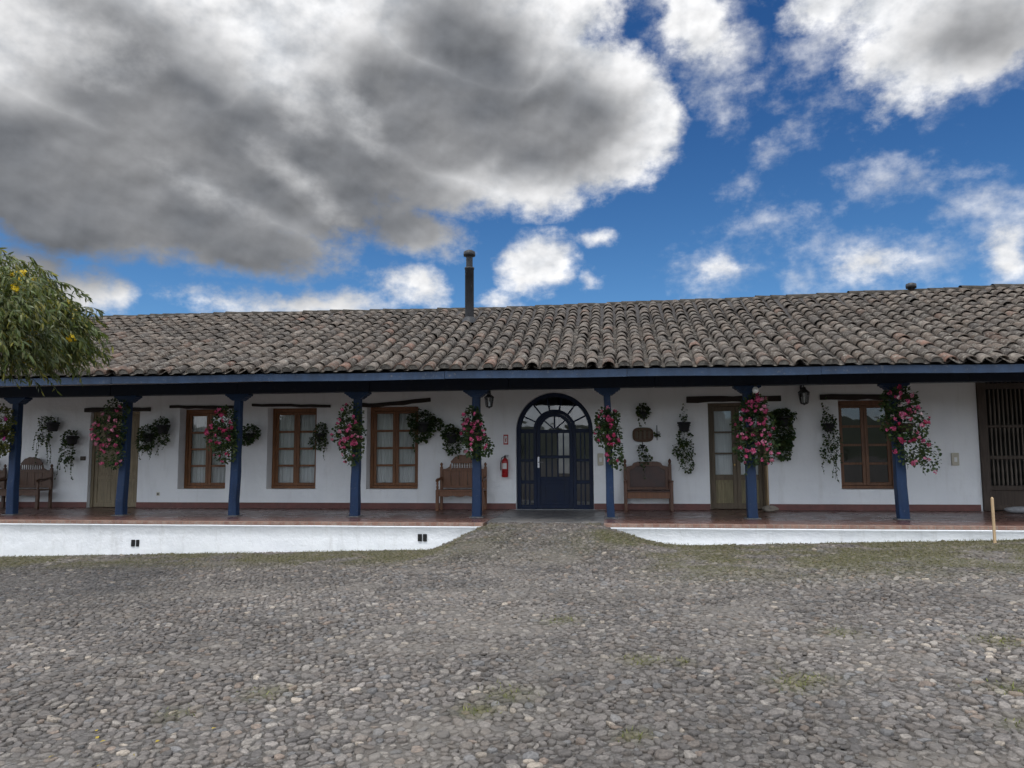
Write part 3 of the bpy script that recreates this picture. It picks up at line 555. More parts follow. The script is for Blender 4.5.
# roof
YR, ZR = 18.9, 4.97
def roofz(x, y):
    e = fz(x)+.022; ZR = 4.97+np.interp(x, [-14, -8, -2.4, 3, 9.5], [.03, 0, -.06, .0, .10]); t = (y-13.66)/(YR-13.66); und = .045*(fbm(np.asarray(x)*.42, np.asarray(y)*.5, 61)-.5)*np.clip(t*2.5, 0, 1)
    return e+(ZR-e)*t+und-.045*np.sin(np.clip(t, 0, 1)*pi)
def roof():
    colp = .276; rowp = .312; nrow = 18; ncol = int((HX1-HX0+.6)/colp); SEG = 8
    c = np.arange(ncol); rws = np.arange(nrow); Ccol, Rr = np.meshgrid(c, rws); Ccol = Ccol.ravel(); Rr = Rr.ravel(); n = len(Ccol)
    slope = math.atan2(ZR-2.77, YR-13.66); Ls = .40
    colx = HX0-.3+np.arange(ncol)*colp+rng.normal(0, .012, ncol); x = colx[Ccol]+rng.normal(0, .008, n)+.010*np.sin(Rr*.5+Ccol*2.1); y = 13.665+Rr*rowp*cos(slope)+rng.normal(0, .010, n)
    r0_ = rng.uniform(.108, .121, n); r1_ = r0_*rng.uniform(.78, .86, n); yaw = rng.normal(0, .032, n); pit = rng.normal(.05, .012, n); lift = rng.uniform(.012, .03, n)
    th = np.linspace(0, pi, SEG+1)
    def shell(y0, r_start, r_end, zoff, inv=False):
        out_ = []
        for (fr, rr) in ((0, r_start), (.5, (r_start+r_end)/2), (1, r_end)):
            lx = np.cos(th)[None]*rr[:, None]; lz = np.sin(th)[None]*rr[:, None]*.86; ly = np.full_like(lx, fr*Ls)
            X_ = x[:, None]+lx*np.cos(yaw)[:, None]-ly*cos(slope)*np.sin(yaw)[:, None]; Y_ = y[:, None]+ly*cos(slope)-lz*sin(slope)*.9
            Z_ = roofz(x, y)[:, None]+ly*np.sin(slope-pit)[:, None]+lz*cos(slope)+zoff[:, None]
            out_.append(np.stack([X_, Y_, Z_], -1))
        return np.concatenate(out_, 1)
    A = shell(y, r0_, r1_, lift); B = shell(y, r0_-.015, r1_-.015, lift-.002); V = np.concatenate([A, B], 1); nv = V.shape[1]; S1 = SEG+1; b = (np.arange(n)*nv)[:, None]; kq = np.arange(SEG)
    fcs = []
    for lay in (0, 1): fcs.append(np.stack([b+lay*S1+kq, b+lay*S1+kq+1, b+(lay+1)*S1+kq+1, b+(lay+1)*S1+kq], -1).reshape(-1, 4))
    o2 = 3*S1
    fcs.append(np.stack([b+kq, b+o2+kq, b+o2+kq+1, b+kq+1], -1).reshape(-1, 4))
    fcs.append(np.stack([b+o2+kq, b+o2+S1+kq, b+o2+S1+kq+1, b+o2+kq+1], -1).reshape(-1, 4))
    pal = np.array([(.160, .125, .098), (.130, .108, .090), (.19, .155, .125), (.205, .135, .10), (.105, .09, .078), (.25, .215, .18), (.25, .145, .105)])
    idx = rng.choice(7, n, p=[.33, .27, .20, .05, .1, .04, .01]); idx = np.where((Rr == 0) & (rng.random(n) < .45), rng.choice([3, 6, 5, 2], n), idx)
    T = pal[idx]*rng.uniform(.58, 1.12, (n, 1))*np.array([.80, .77, .76])
    # pans: trough tiles between the covers
    npn = (ncol-1)*nrow; Cp, Rp = np.meshgrid(np.arange(ncol-1), rws); Cp = Cp.ravel(); Rp = Rp.ravel(); px = (colx[Cp]+colx[Cp+1])/2; py = 13.70+Rp*rowp*cos(slope)
    tp = np.linspace(-1, 1, 6); VV = []
    for fr in (0, 1):
        X_ = px[:, None]+tp[None]*.115; Y_ = np.broadcast_to((py+fr*.4*cos(slope))[:, None], X_.shape); Z_ = roofz(px, py)[:, None]+fr*.4*sin(slope-.03)-.02+.05*tp[None]**2
        VV.append(np.stack([X_, Y_, Z_], -1))
    VP = np.concatenate(VV, 1); bp = n*nv+(np.arange(npn)*12)[:, None]; k5 = np.arange(5); fp = np.stack([bp+k5, bp+k5+1, bp+6+k5+1, bp+6+k5], -1).reshape(-1, 4)
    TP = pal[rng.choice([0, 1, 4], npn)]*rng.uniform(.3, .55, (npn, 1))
    # mortar plugs closing the ends of most of the eave tiles
    sel = np.where((Rr == 0) & (rng.random(n) < np.where(x > 5.6, .12, .9)))[0]; pv = V[sel][:, o2:o2+S1].copy(); pv[..., 1] += .012
    tot = n*nv+npn*12; fm = tot+(np.arange(len(sel))*S1)[:, None]+np.arange(S1)[None, ::-1]; TM = np.array([(.22, .20, .175)])*rng.uniform(.6, 1.15, (len(sel), 1))
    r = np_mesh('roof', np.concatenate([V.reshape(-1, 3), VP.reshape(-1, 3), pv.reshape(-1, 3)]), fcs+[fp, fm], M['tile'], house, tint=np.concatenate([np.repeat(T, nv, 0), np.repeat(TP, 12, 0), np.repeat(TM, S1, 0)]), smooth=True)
    # solid deck below the tiles, both slopes
    xs2 = np.linspace(HX0-.25, HX1+.25, 60); mb = MB(); V = []
    for x_ in xs2: V += [(x_, 13.79, float(roofz(x_, 13.79))-.075), (x_, 16.3, float(roofz(x_, 16.3))-.075), (x_, YR, float(roofz(x_, YR))+.045), (x_, 24.2, 2.75)]
    mb.add(V, [(q*4+k_, q*4+k_+1, q*4+k_+5, q*4+k_+4) for q in range(59) for k_ in range(3)]); mb.build('roof_deck', M['soffit'], r)
    # ridge caps
    nr = int((HX1-HX0+.5)/.36); V = []; Fq = []; tt = []
    for q in range(nr):
        x0 = HX0-.25+q*.36; ra, rb = .125*rng.uniform(.9, 1.08), .105; jz = rng.normal(0, .007); jy = rng.normal(0, .012); bb = len(V)
        for xx, rr in ((x0, ra), (x0+.42, rb)):
            for t in np.linspace(0, pi, 9): V.append((xx, YR+.02+jy+cos(t)*rr*1.15, float(roofz(xx, YR))+.0+jz+sin(t)*rr-.012))
        for k_ in range(8): Fq.append((bb+k_, bb+k_+1, bb+9+k_+1, bb+9+k_))
        tt += [pal[4]*rng.uniform(.3, .6)]*18
    np_mesh('ridge_cap', np.array(V), [np.array(Fq)], M['ridge'], r, tint=np.array(tt), smooth=True)
roof()
# flue
ch = MB(); cx, cy = -3.30, 17.6
ch.lathe((cx, cy, 0), [(.107, 4.2), (.107, 5.68), (.117, 5.685), (.117, 5.725), (.103, 5.73)], 20); fl_ = ch.build('chimney_pipe', M['flue'], house)
c = MB(); c.lathe((cx, cy, 0), [(.08, 5.72), (.08, 5.97), (.083, 5.99), (.14, 6.005), (.145, 6.05), (.135, 6.11), (.06, 6.15), (.02, 6.16)], 20); c.build('chimney_cap', M['flue'], fl_)
c = MB(); c.lathe((cx, cy, 0), [(.20, 4.36), (.17, 4.44), (.125, 4.50), (.110, 4.52)], 18); c.build('flashing', M['flue'], fl_)
v = MB(); v.lathe((7.14, 18.88, 0), [(.075, 4.95), (.075, 5.16), (.115, 5.15), (.12, 5.2), (.115, 5.25), (.06, 5.275)], 14); v.build('roof_vent', M['iron'], house)

# lintels
def lintel(x0, x1, zl, zr, th, bend=0):
    mb = MB(); X = np.linspace(x0, x1, 9); V = []; rs = np.random.default_rng(int(abs(x0)*100))
    for q, x in enumerate(X):
        t = q/8; z = zl+(zr-zl)*t+bend*sin(t*pi*1.6)+rs.normal(0, .006); hh = th/2*(1+rs.normal(0, .07)); V += [(x, YW-.035, z-hh), (x, YW+.05, z-hh), (x, YW+.05, z+hh), (x, YW-.035, z+hh)]
    mb.add(V, [(q*4+r, q*4+(r+1) % 4, (q+1)*4+(r+1) % 4, (q+1)*4+r) for q in range(8) for r in range(4)]+[(3, 2, 1, 0), (32, 33, 34, 35)]); mb.build('lintel', M['lintel'], house, .012)
lintel(-13.12, -11.33, 2.43, 2.42, .10); lintel(-10.83, -9.0, 2.48, 2.44, .075); lintel(-8.68, -6.68, 2.50, 2.44, .07); lintel(-5.95, -4.22, 2.46, 2.53, .10, -.03); lintel(4.6, 6.6, 2.49, 2.47, .125); lintel(1.7, 3.77, 2.475, 2.475, .13)

# windows
def window(x0, x1, dressed):
    z0, z1 = WZ; y = YW+REC; fw = .08; wm = M['winwood' if dressed else 'darkwinwood']; fr = MB()
    fr.box(x0+.004, x0+fw, y, y+.10, z0+.004, z1-.004); fr.box(x1-fw, x1-.004, y, y+.10, z0+.004, z1-.004); fr.box(x0+fw, x1-fw, y, y+.10, z1-fw-.02, z1-.004); fr.box(x0+fw, x1-fw, y-.01, y+.10, z0+.004, z0+.07)
    wf = fr.build('window', wm, house, .006); xm = (x0+x1)/2; a0, b0, a1, b1 = x0+fw+.003, xm-.003, xm+.003, x1-fw-.003
    if dressed is None: pass
    for a, b in ((a0, b0), (a1, b1)):
        s = MB(); st = .070; zt, zb = z1-fw-.024, z0+.074; yy = y+.018
        s.box(a, a+st, yy, yy+.045, zb, zt); s.box(b-st, b, yy, yy+.045, zb, zt); s.box(a+st, b-st, yy+.001, yy+.044, zt-.06, zt); s.box(a+st, b-st, yy+.001, yy+.044, zb, zb+.07)
        hh = (zt-.06-zb-.07)/4
        for q in (1, 2, 3): s.box(a+st, b-st, yy+.004, yy+.040, zb+.07+q*hh-.026, zb+.07+q*hh+.026)
        s.build('casement', wm, wf, .005)
        gmb = MB(); gmb.add([(a+st, yy+.024, zb+.07), (b-st, yy+.024, zb+.07), (b-st, yy+.024, zt-.06), (a+st, yy+.024, zt-.06)], [(0, 1, 2, 3)]); gmb.build('glazing', M['glass'], wf)
        if dressed:
            V = []; nX = 40; xa, xb = a+.01, b-.01
            for q in range(nX+1):
                t = q/nX; xx = xa+(xb-xa)*t; yc = y+.15+.016*sin(t*37)+.008*sin(t*71+a)
                V += [(xx, yc, z0+.04), (xx, yc*1.0+.004, (z0+z1)/2), (xx, yc, z1-.05)]
            c_ = MB(); c_.add(V, [(q*3+r, (q+1)*3+r, (q+1)*3+r+1, q*3+r+1) for q in range(nX) for r in (0, 1)], True); c_.build('curtain', M['curtain'], wf)
for i, (a, b) in enumerate(WINS): window(a, b, i < 3)

# left door: plain weathered double door
def panel_door(x0, x1, top, rec, frame_m, leaf_m, panel_m, glass_rows):
    y = YW+rec; fw = .075; fr = MB(); fr.box(x0+.003, x0+fw, y-.02, y+.10, .004, top-.004); fr.box(x1-fw, x1-.003, y-.02, y+.10, .004, top-.004); fr.box(x0+fw, x1-fw, y-.02, y+.10, top-fw, top-.004)
    d = fr.build('door', frame_m, house, .006); xm = (x0+x1)/2
    for a, b in ((x0+fw+.003, xm-.002), (xm+.002, x1-fw-.003)):
        s = MB(); st = .085; zt = top-fw-.004; zb = .012; yy = y+.01; s.box(a, a+st, yy, yy+.05, zb, zt); s.box(b-st, b, yy, yy+.05, zb, zt)
        rails = [(zb, .14), (.66, .78), (zt-.1, zt)] if glass_rows else [(zb, .12), (.70, .80), (1.45, 1.55), (zt-.1, zt)]
        for c_, e_ in rails: s.box(a+st, b-st, yy+.001, yy+.049, c_, e_)
        pn = MB()
        if glass_rows:
            h0, h1 = .78, zt-.1; hh = (h1-h0)/glass_rows
            for q in range(1, glass_rows): s.box(a+st, b-st, yy+.004, yy+.044, h0+q*hh-.018, h0+q*hh+.018)
            gm = MB(); gm.add([(a+st, yy+.025, h0), (b-st, yy+.025, h0), (b-st, yy+.025, h1), (a+st, yy+.025, h1)], [(0, 1, 2, 3)])
            pn.box(a+st, b-st, yy+.018, yy+.034, .14, .66); pn.box(a+st+.05, b-st-.05, yy+.006, yy+.018, .2, .6)
        else:
            for c_, e_ in ((.12, .70), (.80, 1.45), (1.55, zt-.1)):
                pn.box(a+st, b-st, yy+.018, yy+.034, c_, e_); pn.box(a+st+.05, b-st-.05, yy+.008, yy+.018, c_+.06, e_-.06)
        s.build('door_leaf', leaf_m, d, .005); pn.build('door_panel', panel_m, d, .004)
        if glass_rows: gm.build('glazing', M['glass'], d)
    kn = MB(); kn.lathe((xm-.05, y-.0, .98), [(.018, 0), (.024, .02), (.018, .04)], 10); kn.build('door_knob', M['brass'], d); return d
panel_door(-12.95, -11.62, 2.38, .12, M['tandoor'], M['tandoor'], M['tandoor'], 0)['label'] = 'weathered tan double door with solid panels'
dc = panel_door(2.17, 3.44, 2.40, .24, M['doorwood'], M['doorwood'], M['olive'], 3); dc['label'] = 'brown double door with three panes above each panel'
jb = MB(); jb.box(3.405, 3.436, YW+.004, YW+.215, .004, 2.33); jb.build('jamb_board', M['stick'], dc, .004)
bl = MB(); bl.add([(2.25, YW+.36, .7), (3.36, YW+.36, .7), (3.36, YW+.36, 2.3), (2.25, YW+.36, 2.3)], [(0, 1, 2, 3)]); bl.build('curtain', M['curtain'], dc)

# arched door
def arched():
    y = YW+.14; N = 32; bl_ = M['doorblue']
    def ring(mb, r0_, r1_, y0, y1, zc=ASP, z_b=None, n=N):
        A = [pi-pi*q/n for q in range(n+1)]; V = []
        pts = [(ACX+cos(t), ASP, t) for t in A]
        prof = [(-1, z_b)] if z_b is not None else []
        P = ([(-1, 0, z_b)] if z_b is not None else [])+[(cos(t), sin(t), None) for t in A]+([(1, 0, z_b)] if z_b is not None else [])
        for cx_, sz, zz in P:
            for rr, yy in ((r0_, y0), (r1_, y0), (r1_, y1), (r0_, y1)): V.append((ACX+cx_*rr, yy, (zc+sz*rr) if zz is None else zz))
        m = len(P); mb.add(V, [(q*4+k_, q*4+(k_+1) % 4, (q+1)*4+(k_+1) % 4, (q+1)*4+k_) for q in range(m-1) for k_ in range(4)]); 
    fr = MB(); ring(fr, AR-.10, AR-.004, y, y+.09, z_b=.004)
    R2 = .50                                            # outer radius of the inner arch that frames the leaf
    ring(fr, R2-.075, R2, y+.006, y+.084, z_b=.004)
    fr.box(ACX-AR+.1, ACX-R2, y+.012, y+.078, ASP-.045, ASP+.045); fr.box(ACX+R2, ACX+AR-.1, y+.012, y+.078, ASP-.045, ASP+.045)
    for q in range(1, 7):                                # radial bars of the outer fan
        t = pi*q/7+.0; c_, s_ = cos(t), sin(t); px, pz = -s_*.017, c_*.017
        P = [(ACX+c_*R2+px, ASP+s_*R2+pz), (ACX+c_*R2-px, ASP+s_*R2-pz), (ACX+c_*(AR-.1)-px, ASP+s_*(AR-.1)-pz), (ACX+c_*(AR-.1)+px, ASP+s_*(AR-.1)+pz)]; fr.prism(P, y+.014, y+.07)
    for sgn in (-1, 1):                                  # side lights
        a, b = sorted((ACX+sgn*R2, ACX+sgn*(AR-.1)))
        for zz, h_ in ((1.12, .03), (.62, .04), (.05, .05)): fr.box(a, b, y+.016, y+.072, zz-h_, zz+h_)
        for q in (1, 2): xx = a+(b-a)*q/3; fr.box(xx-.016, xx+.016, y+.020, y+.066, .1, ASP-.045)
    d = fr.build('arched_door', bl_, house, .005, 'navy blue arched entrance door with fanlight and side lights')
    lf = MB(); y2 = y+.010; ri = R2-.079
    ring(lf, ri-.085, ri, y2, y2+.06, z_b=.012)
    lf.box(ACX-ri+.085, ACX+ri-.085, y2+.002, y2+.058, ASP-.05, ASP+.03)
    for zz, h_ in ((1.20, .035), (.70, .04), (.06, .048)): lf.box(ACX-ri+.085, ACX+ri-.085, y2+.002, y2+.058, zz-h_, zz+h_)
    for q in range(1, 5): xx = ACX-ri+.085+(2*ri-.17)*q/5; lf.box(xx-.016, xx+.016, y2+.008, y2+.05, .735, ASP-.05)
    for q in (1, 2, 3):
        t = pi*q/4; c_, s_ = cos(t), sin(t); px, pz = -s_*.016, c_*.016; r0_, r1_ = .03, ri-.085
        lf.prism([(ACX+c_*r0_+px, ASP+.03+s_*r0_+pz), (ACX+c_*r0_-px, ASP+.03+s_*r0_-pz), (ACX+c_*r1_-px, ASP+s_*r1_-pz), (ACX+c_*r1_+px, ASP+s_*r1_+pz)], y2+.008, y2+.05)
    lf.box(ACX-ri+.085, ACX+ri-.085, y2+.02, y2+.04, .108, .66); lf.box(ACX-.22, ACX+.22, y2+.006, y2+.02, .18, .58)
    lf.build('door_leaf', bl_, d, .004)
    gl = MB(); A = [pi-pi*q/24 for q in range(25)]; yy = y+.045
    gl.add([(ACX-AR+.1, yy, .1)]+[(ACX+(AR-.1)*cos(t), yy, ASP+(AR-.1)*sin(t)) for t in A]+[(ACX+AR-.1, yy, .1)], [tuple(range(26, -1, -1))]); gl.build('glazing', M['doorglass'], d)
    h = MB(); h.box(ACX-ri+.02, ACX-ri+.06, y2-.012, y2, .95, 1.2); h.tube([(ACX-ri+.04, y2-.012, 1.08), (ACX-ri+.04, y2-.05, 1.08), (ACX-ri+.15, y2-.05, 1.075)], .011, 8); h.build('door_handle', M['steel'], d)
arched()
# interior of the hall seen through the arched door: its dimness is put into the plaster colour

# slatted gate at the right
def gate():
    y = YW+.10; x0, x1 = 7.845, 10.69; fr = MB(); fr.box(x0, x0+.17, YW-.05, y+.14, .004, 2.89)
    fr.box(x0+.17, x1, y-.02, y+.1, 2.62, 2.74); fr.box(x0+.17, x1, y-.02, y+.1, 1.10, 1.18); fr.box(x0+.17, x1, y-.02, y+.1, .44, .54); fr.box(x0+.17, x1, y-.02, y+.1, .02, .12); fr.box(x0+.17, x1, y-.012, y+.09, 1.78, 1.84)
    for xx in (8.95, 10.0): fr.box(xx-.06, xx+.06, y-.03, y+.11, .12, 2.62)
    d = fr.build('grille_gate', M['gate'], house, .006, 'dark wooden gate with upright spindles and solid lower panels')
    sp = MB(); xx = x0+.23
    while xx < x1-.03:
        if min(abs(xx-8.95), abs(xx-10.0)) > .08:
            sp.lathe((xx, y+.035, 0), [(.016, .54), (.026, .62), (.018, .75), (.027, .86), (.018, 1.0), (.017, 1.6), (.026, 1.75), (.017, 1.9), (.024, 2.2), (.017, 2.62)], 8)
            sp.lathe((xx, y+.035, 0), [(.018, 2.74), (.018, 2.89)], 8)
        xx += .088
    sp.build('spindles', M['spindle'], d); pn = MB(); pn.box(x0+.17, x1, y+.02, y+.05, .12, .44); pn.build('lower_panel', M['gate'], d)
gate()

# ------------------------------------------------------------------ benches
def turned(c, z0, z1, r):
    h = z1-z0; return [(r*.7, z0), (r, z0+.06*h), (r*.75, z0+.14*h), (r*1.05, z0+.3*h), (r*.7, z0+.48*h), (r, z0+.66*h), (r*.8, z0+.8*h), (r*1.1, z0+.9*h), (r*.9, z1)]
def carved_bench(x, y, wd, mt, label):
    t = thing('bench', (x, y, 0), label, 'bench', 'carved wooden benches on the porch'); h = wd/2; yb = y+.22; yf = y-.24
    for s in (-1, 1):
        m = MB(); m.box(x+s*h-.035*(s+1), x+s*h+.035*(1-s), yf, yf+.07, .003, .47); m.lathe((x+s*(h-.035), yf+.035, 0), turned(0, .47, .68, .03), 10); m.build('leg', mt, t, .006)
        m = MB(); cx = x+s*(h-.035); m.box(cx-.032, cx+.032, yb-.03, yb+.03, .003, .98); m.lathe((cx, yb, 0), [(.03, .98), (.018, 1.0), (.035, 1.03), (.028, 1.06), (.006, 1.085)], 10); m.build('stile', mt, t, .005)
        m = MB(); m.tube([(cx, yf-.03, .675), (cx, yf+.03, .70), (cx, y, .70), (cx, yb-.03, .735)], [.03, .034, .03, .028], 8); m.build('armrest', mt, t)
    m = MB(); m.box(x-h+.01, x+h-.01, yf-.005, yb-.03, .44, .475); m.build('seat', mt, t, .008)
    P = [(x-h+.072, .438)]+[(x-h+.072, .33)]+[(x+(-h+.072)+(2*h-.144)*q/14, .35-.035*abs(sin(q*pi*3/14))) for q in range(1, 14)]+[(x+h-.072, .33), (x+h-.072, .438)]; m = MB(); m.prism(P, yf+.015, yf+.045); m.build('apron', mt, t, .003)
    m = MB(); n = 5; a = x-h+.07; b_ = x+h-.07
    for q in range(n): m.box(a+(b_-a)*q/n+.004, a+(b_-a)*(q+1)/n-.004, yb-.012, yb+.012, .56, .88)
    m.box(a, b_, yb-.02, yb+.02, .50, .565); m.box(a, b_, yb-.022, yb+.022, .875, .935); m.build('backrest', mt, t, .005)
    m = MB(); m.box(x-.27, x+.27, yb-.014, yb+.014, .936, .955)
    for q in range(9): m.lathe((x-.235+q*.47/8, yb, 0), [(.008, .955), (.015, .985), (.008, 1.01), (.013, 1.04), (.008, 1.065)], 8)
    m.build('spindle_gallery', mt, t)
    out_ = [(x-.285, 1.064), (x-.30, 1.10)]
    for q in range(1, 12): th = pi-pi*q/12; r_ = .155+.016*abs(sin(q*pi/2)); out_.append((x+.27*cos(th), 1.10+r_*sin(th)*.98))
    out_ += [(x+.30, 1.10), (x+.285, 1.064)]; m = MB(); m.prism(out_[::-1], yb-.018, yb+.018)
    for s in (-1, 1): m.prism([(x+s*.285, 1.064), (x+s*.285, .937), (x+s*.42, .937), (x+s*.37, .96), (x+s*.325, .99), (x+s*.31, 1.05)][::s], yb-.016, yb+.016)
    m.build('crest', mt, t, .004); return t
carved_bench(-3.40, 17.16, 1.10, M['bench'], 'honey brown carved bench with spindle crest behind a blue post')
carved_bench(-14.36, 17.16, 1.16, M['oldbench'], 'dark walnut carved bench with spindle crest left of the tan door')
carved_bench(-15.64, 17.16, 1.16, M['oldbench'], 'dark bench cut off by the left edge of the photo')
def leather_bench(x, y, wd):
    mt = M['darkbench']; t = thing('bench', (x, y, 0), 'dark brown bench with leather back and tall posts under the wooden plaque', 'bench', 'carved wooden benches on the porch'); h = wd/2; yb = y+.2; yf = y-.24
    for s in (-1, 1):
        cx = x+s*(h-.035); m = MB(); m.box(cx-.034, cx+.034, yf, yf+.066, .003, .64); m.build('leg', mt, t, .006)
        m = MB(); m.box(cx-.034, cx+.034, yb-.034, yb+.034, .003, 1.02); m.lathe((cx, yb, 0), [(.034, 1.02), (.02, 1.04), (.038, 1.08), (.03, 1.115), (.008, 1.15)], 10); m.build('stile', mt, t, .006)
        m = MB(); m.box(cx-.04, cx+.04, yf-.03, yb-.034, .642, .675); m.build('armrest', mt, t, .01)
    m = MB(); m.box(x-h+.03, x+h-.03, yf+.005, yb-.036, .42, .455); m.build('seat', M['leather'], t, .012)
    m = MB(); m.box(x-h+.07, x+h-.07, yf+.012, yf+.045, .285, .42); m.build('apron', M['bench'], t, .006)
    w2 = h-.072; P = [(x-w2, .46), (x-w2, .97), (x-w2+.06, .985), (x-w2+.12, 1.0), (x-w2+.16, 1.06), (x-w2+.24, 1.085), (x+w2-.24, 1.085), (x+w2-.16, 1.06), (x+w2-.12, 1.0), (x+w2-.06, .985), (x+w2, .97), (x+w2, .46)]
    m = MB(); m.prism(P[::-1], yb-.012, yb+.02); m.build('backrest', mt, t, .006)
    P = [(x-w2+.07, .52), (x-w2+.07, .90), (x-w2+.16, .93), (x-w2+.2, .985), (x+w2-.2, .985), (x+w2-.16, .93), (x+w2-.07, .90), (x+w2-.07, .52)]; m = MB(); m.prism(P[::-1], yb-.026, yb-.0125); m.build('back_pad', M['leather'], t, .008)
leather_bench(.79, 17.2, 1.06)

# ------------------------------------------------------------------ lanterns, bulb, extinguisher, signs and boxes
def lantern(x, y, z, label, mount_y, sc=1):
    """z: top of the roof; hexagonal cage below"""
    t = thing('wall_lantern', (x, mount_y, z), label, 'lantern', 'black iron lanterns'); m = MB()
    q_ = lambda pr: [(r_*sc, h_*sc) for r_, h_ in pr]; zb = z-.40*sc
    m.lathe((x, y, zb), q_([(.012, 0), (.03, .015), (.075, .03), (.082, .05)]), 6, False); m.lathe((x, y, zb), q_([(.125, .27), (.13, .285), (.06, .345), (.05, .36), (.05, .385), (.02, .40)]), 6, False)
    for q in range(6):
        a = 2*pi*q/6; m.tube([(x+.08*sc*cos(a), y+.08*sc*sin(a), zb+.045*sc), (x+.115*sc*cos(a), y+.115*sc*sin(a), zb+.275*sc)], .008*sc, 5)
    m.build('cage', M['iron'], t); gl = MB(); gl.lathe((x, y, zb), q_([(.072, .05), (.104, .27)]), 6, False); gl.build('glass', M['glass'], t)
    b = MB(); b.tube([(x, y, z-.01), (x, y, z+.05), (x, y+(mount_y-y)*.35, z+.085), (x, y+(mount_y-y)*.8, z+.03), (x, mount_y, z-.06)], .011, 6); b.tube([(x, mount_y, z-.2), (x, mount_y, z+.06)], .018, 6); b.build('bracket', M['iron'], t)
    c = MB(); c.lathe((x, y, zb+.06*sc), q_([(.016, 0), (.016, .1), (.004, .12)]), 8); c.build('candle_lamp', M['opal'], t)
lantern(4.2, 17.28, 2.70, 'black iron lantern on the white wall beside the brown glazed door', YW-.012)
lantern(-2.46, 15.3, 2.52, 'black iron lantern hung beside the post left of the arched door', 15.4, .8)
t = thing('bulb_lamp', (2.74, YP-.42, 2.46), 'round white bulb lamp at the top of a blue post above pink flowers', 'lamp')
bx, by, bz = 2.74, YP-.42, 2.455
m = MB(); m.lathe((bx, by, bz), [(.006, -.062), (.035, -.053), (.056, -.028), (.063, 0), (.056, .028), (.035, .053), (.025, .062)], 14); m.build('globe', M['opal'], t)
m = MB(); m.lathe((bx, by, bz), [(.026, .062), (.03, .07), (.026, .11), (.008, .12)], 12); m.tube([(bx, by, bz+.115), (bx, by+.1, bz+.13), (bx-.03, YP-.1, bz+.12)], .01, 6); m.build('socket', M['iron'], t)
t = thing('fire_extinguisher', (-2.44, YW-.1, .72), 'red fire extinguisher hung on the white wall left of the arched door', 'extinguisher'); cx, cy = -2.44, YW-.1
m = MB(); m.lathe((cx, cy, .74), [(.06, 0), (.075, .012), (.076, .36), (.066, .405), (.035, .43), (.025, .445)], 18); m.build('body', M['red'], t)
m = MB(); m.lathe((cx, cy, 1.18), [(.024, 0), (.028, .03), (.02, .05)], 10); m.box(cx-.01, cx+.085, cy-.012, cy+.012, 1.235, 1.25); m.box(cx-.01, cx+.08, cy-.012, cy+.012, 1.20, 1.212); m.build('valve_handle', M['iron'], t)
m = MB(); m.tube([(cx-.02, cy, 1.21), (cx-.075, cy-.02, 1.18), (cx-.095, cy-.03, 1.05), (cx-.088, cy-.05, .9)], [.011, .011, .011, .014], 7); m.build('hose', M['iron'], t)
m = MB()
for q in range(8): 
    a0, a1 = radians(-130+q*10), radians(-120+q*10); m.add([(cx+.0775*cos(a), cy+.0775*sin(a), z) for z in (.93, 1.06) for a in (a0, a1)], [(0, 1, 3, 2)])
m.build('label', M['paper'], t)
t = thing('extinguisher_sign', (-2.43, YW-.01, 1.6), 'small white sign with red border above the fire extinguisher', 'sign')
m = MB(); m.box(-2.485, -2.375, YW-.014, YW-.002, 1.49, 1.72); m.build('border_plate', M['red'], t, .002); m = MB(); m.box(-2.465, -2.395, YW-.018, YW-.0145, 1.52, 1.69); m.build('panel', M['paper'], t)
m = MB(); m.box(-2.442, -2.418, YW-.021, YW-.0185, 1.55, 1.625); m.box(-2.436, -2.408, YW-.021, YW-.0185, 1.63, 1.645); m.build('pictogram', M['red'], t)
def box_panel(x, z, w_, h_, label):
    t = thing('switch_box', (x, YW, z), label, 'switch box', 'switch boxes on the wall'); m = MB(); m.box(x-w_/2, x+w_/2, YW-.045, YW-.003, z-h_/2, z+h_/2); m.build('case', M['beige'], t, .008)
    m = MB(); m.box(x-.03, x+.03, YW-.056, YW-.0455, z-.06, z+.04); m.build('switch', M['paper'], t, .004)
box_panel(-.25, 1.14, .13, .27, 'beige switch box right of the arched door, behind a blue post'); box_panel(7.33, 1.11, .15, .27, 'beige switch box on bare wall left of the dark gate')
t = thing('door_plate', (-12.98-.14, YW, 1.22), 'small dark plate on the wall left of the tan door', 'plate'); m = MB(); m.box(-13.17, -13.03, YW-.02, YW-.003, 1.17, 1.27); m.build('plate', M['gate'], t, .004); m = MB(); m.box(-13.15, -13.05, YW-.024, YW-.0205, 1.19, 1.25); m.build('face', M['spindle'], t)
t = thing('wall_socket', (-11.05, YW, .33), 'small grey socket low on the wall between the tan door and window', 'socket'); m = MB(); m.box(-11.09, -11.01, YW-.018, YW-.003, .30, .38); m.build('plate', M['beige'], t, .004); m = MB(); m.box(-11.07, -11.03, YW-.021, YW-.0185, .32, .36); m.build('face', M['iron'], t)
t = thing('wooden_plaque', (.715, YW, 1.69), 'carved oval brown wooden plaque on the wall above the leather bench', 'plaque')
m = MB(); m.prism([(.715+.235*abs(cos(a))**.6*(1 if cos(a) > 0 else -1), 1.69+.165*abs(sin(a))**.6*(1 if sin(a) > 0 else -1)) for a in np.linspace(0, 2*pi, 29)[:-1]][::-1], YW-.05, YW-.004); m.build('board', M['plaque'], t, .01)
m = MB()
for x_, h_ in ((.57, .10), (.655, .13), (.75, .12), (.85, .10)): m.box(x_-.022, x_+.03, YW-.066, YW-.0505, 1.69-h_*.8, 1.69+h_*.8)
m.build('carved_relief', M['doorwood'], t, .01)

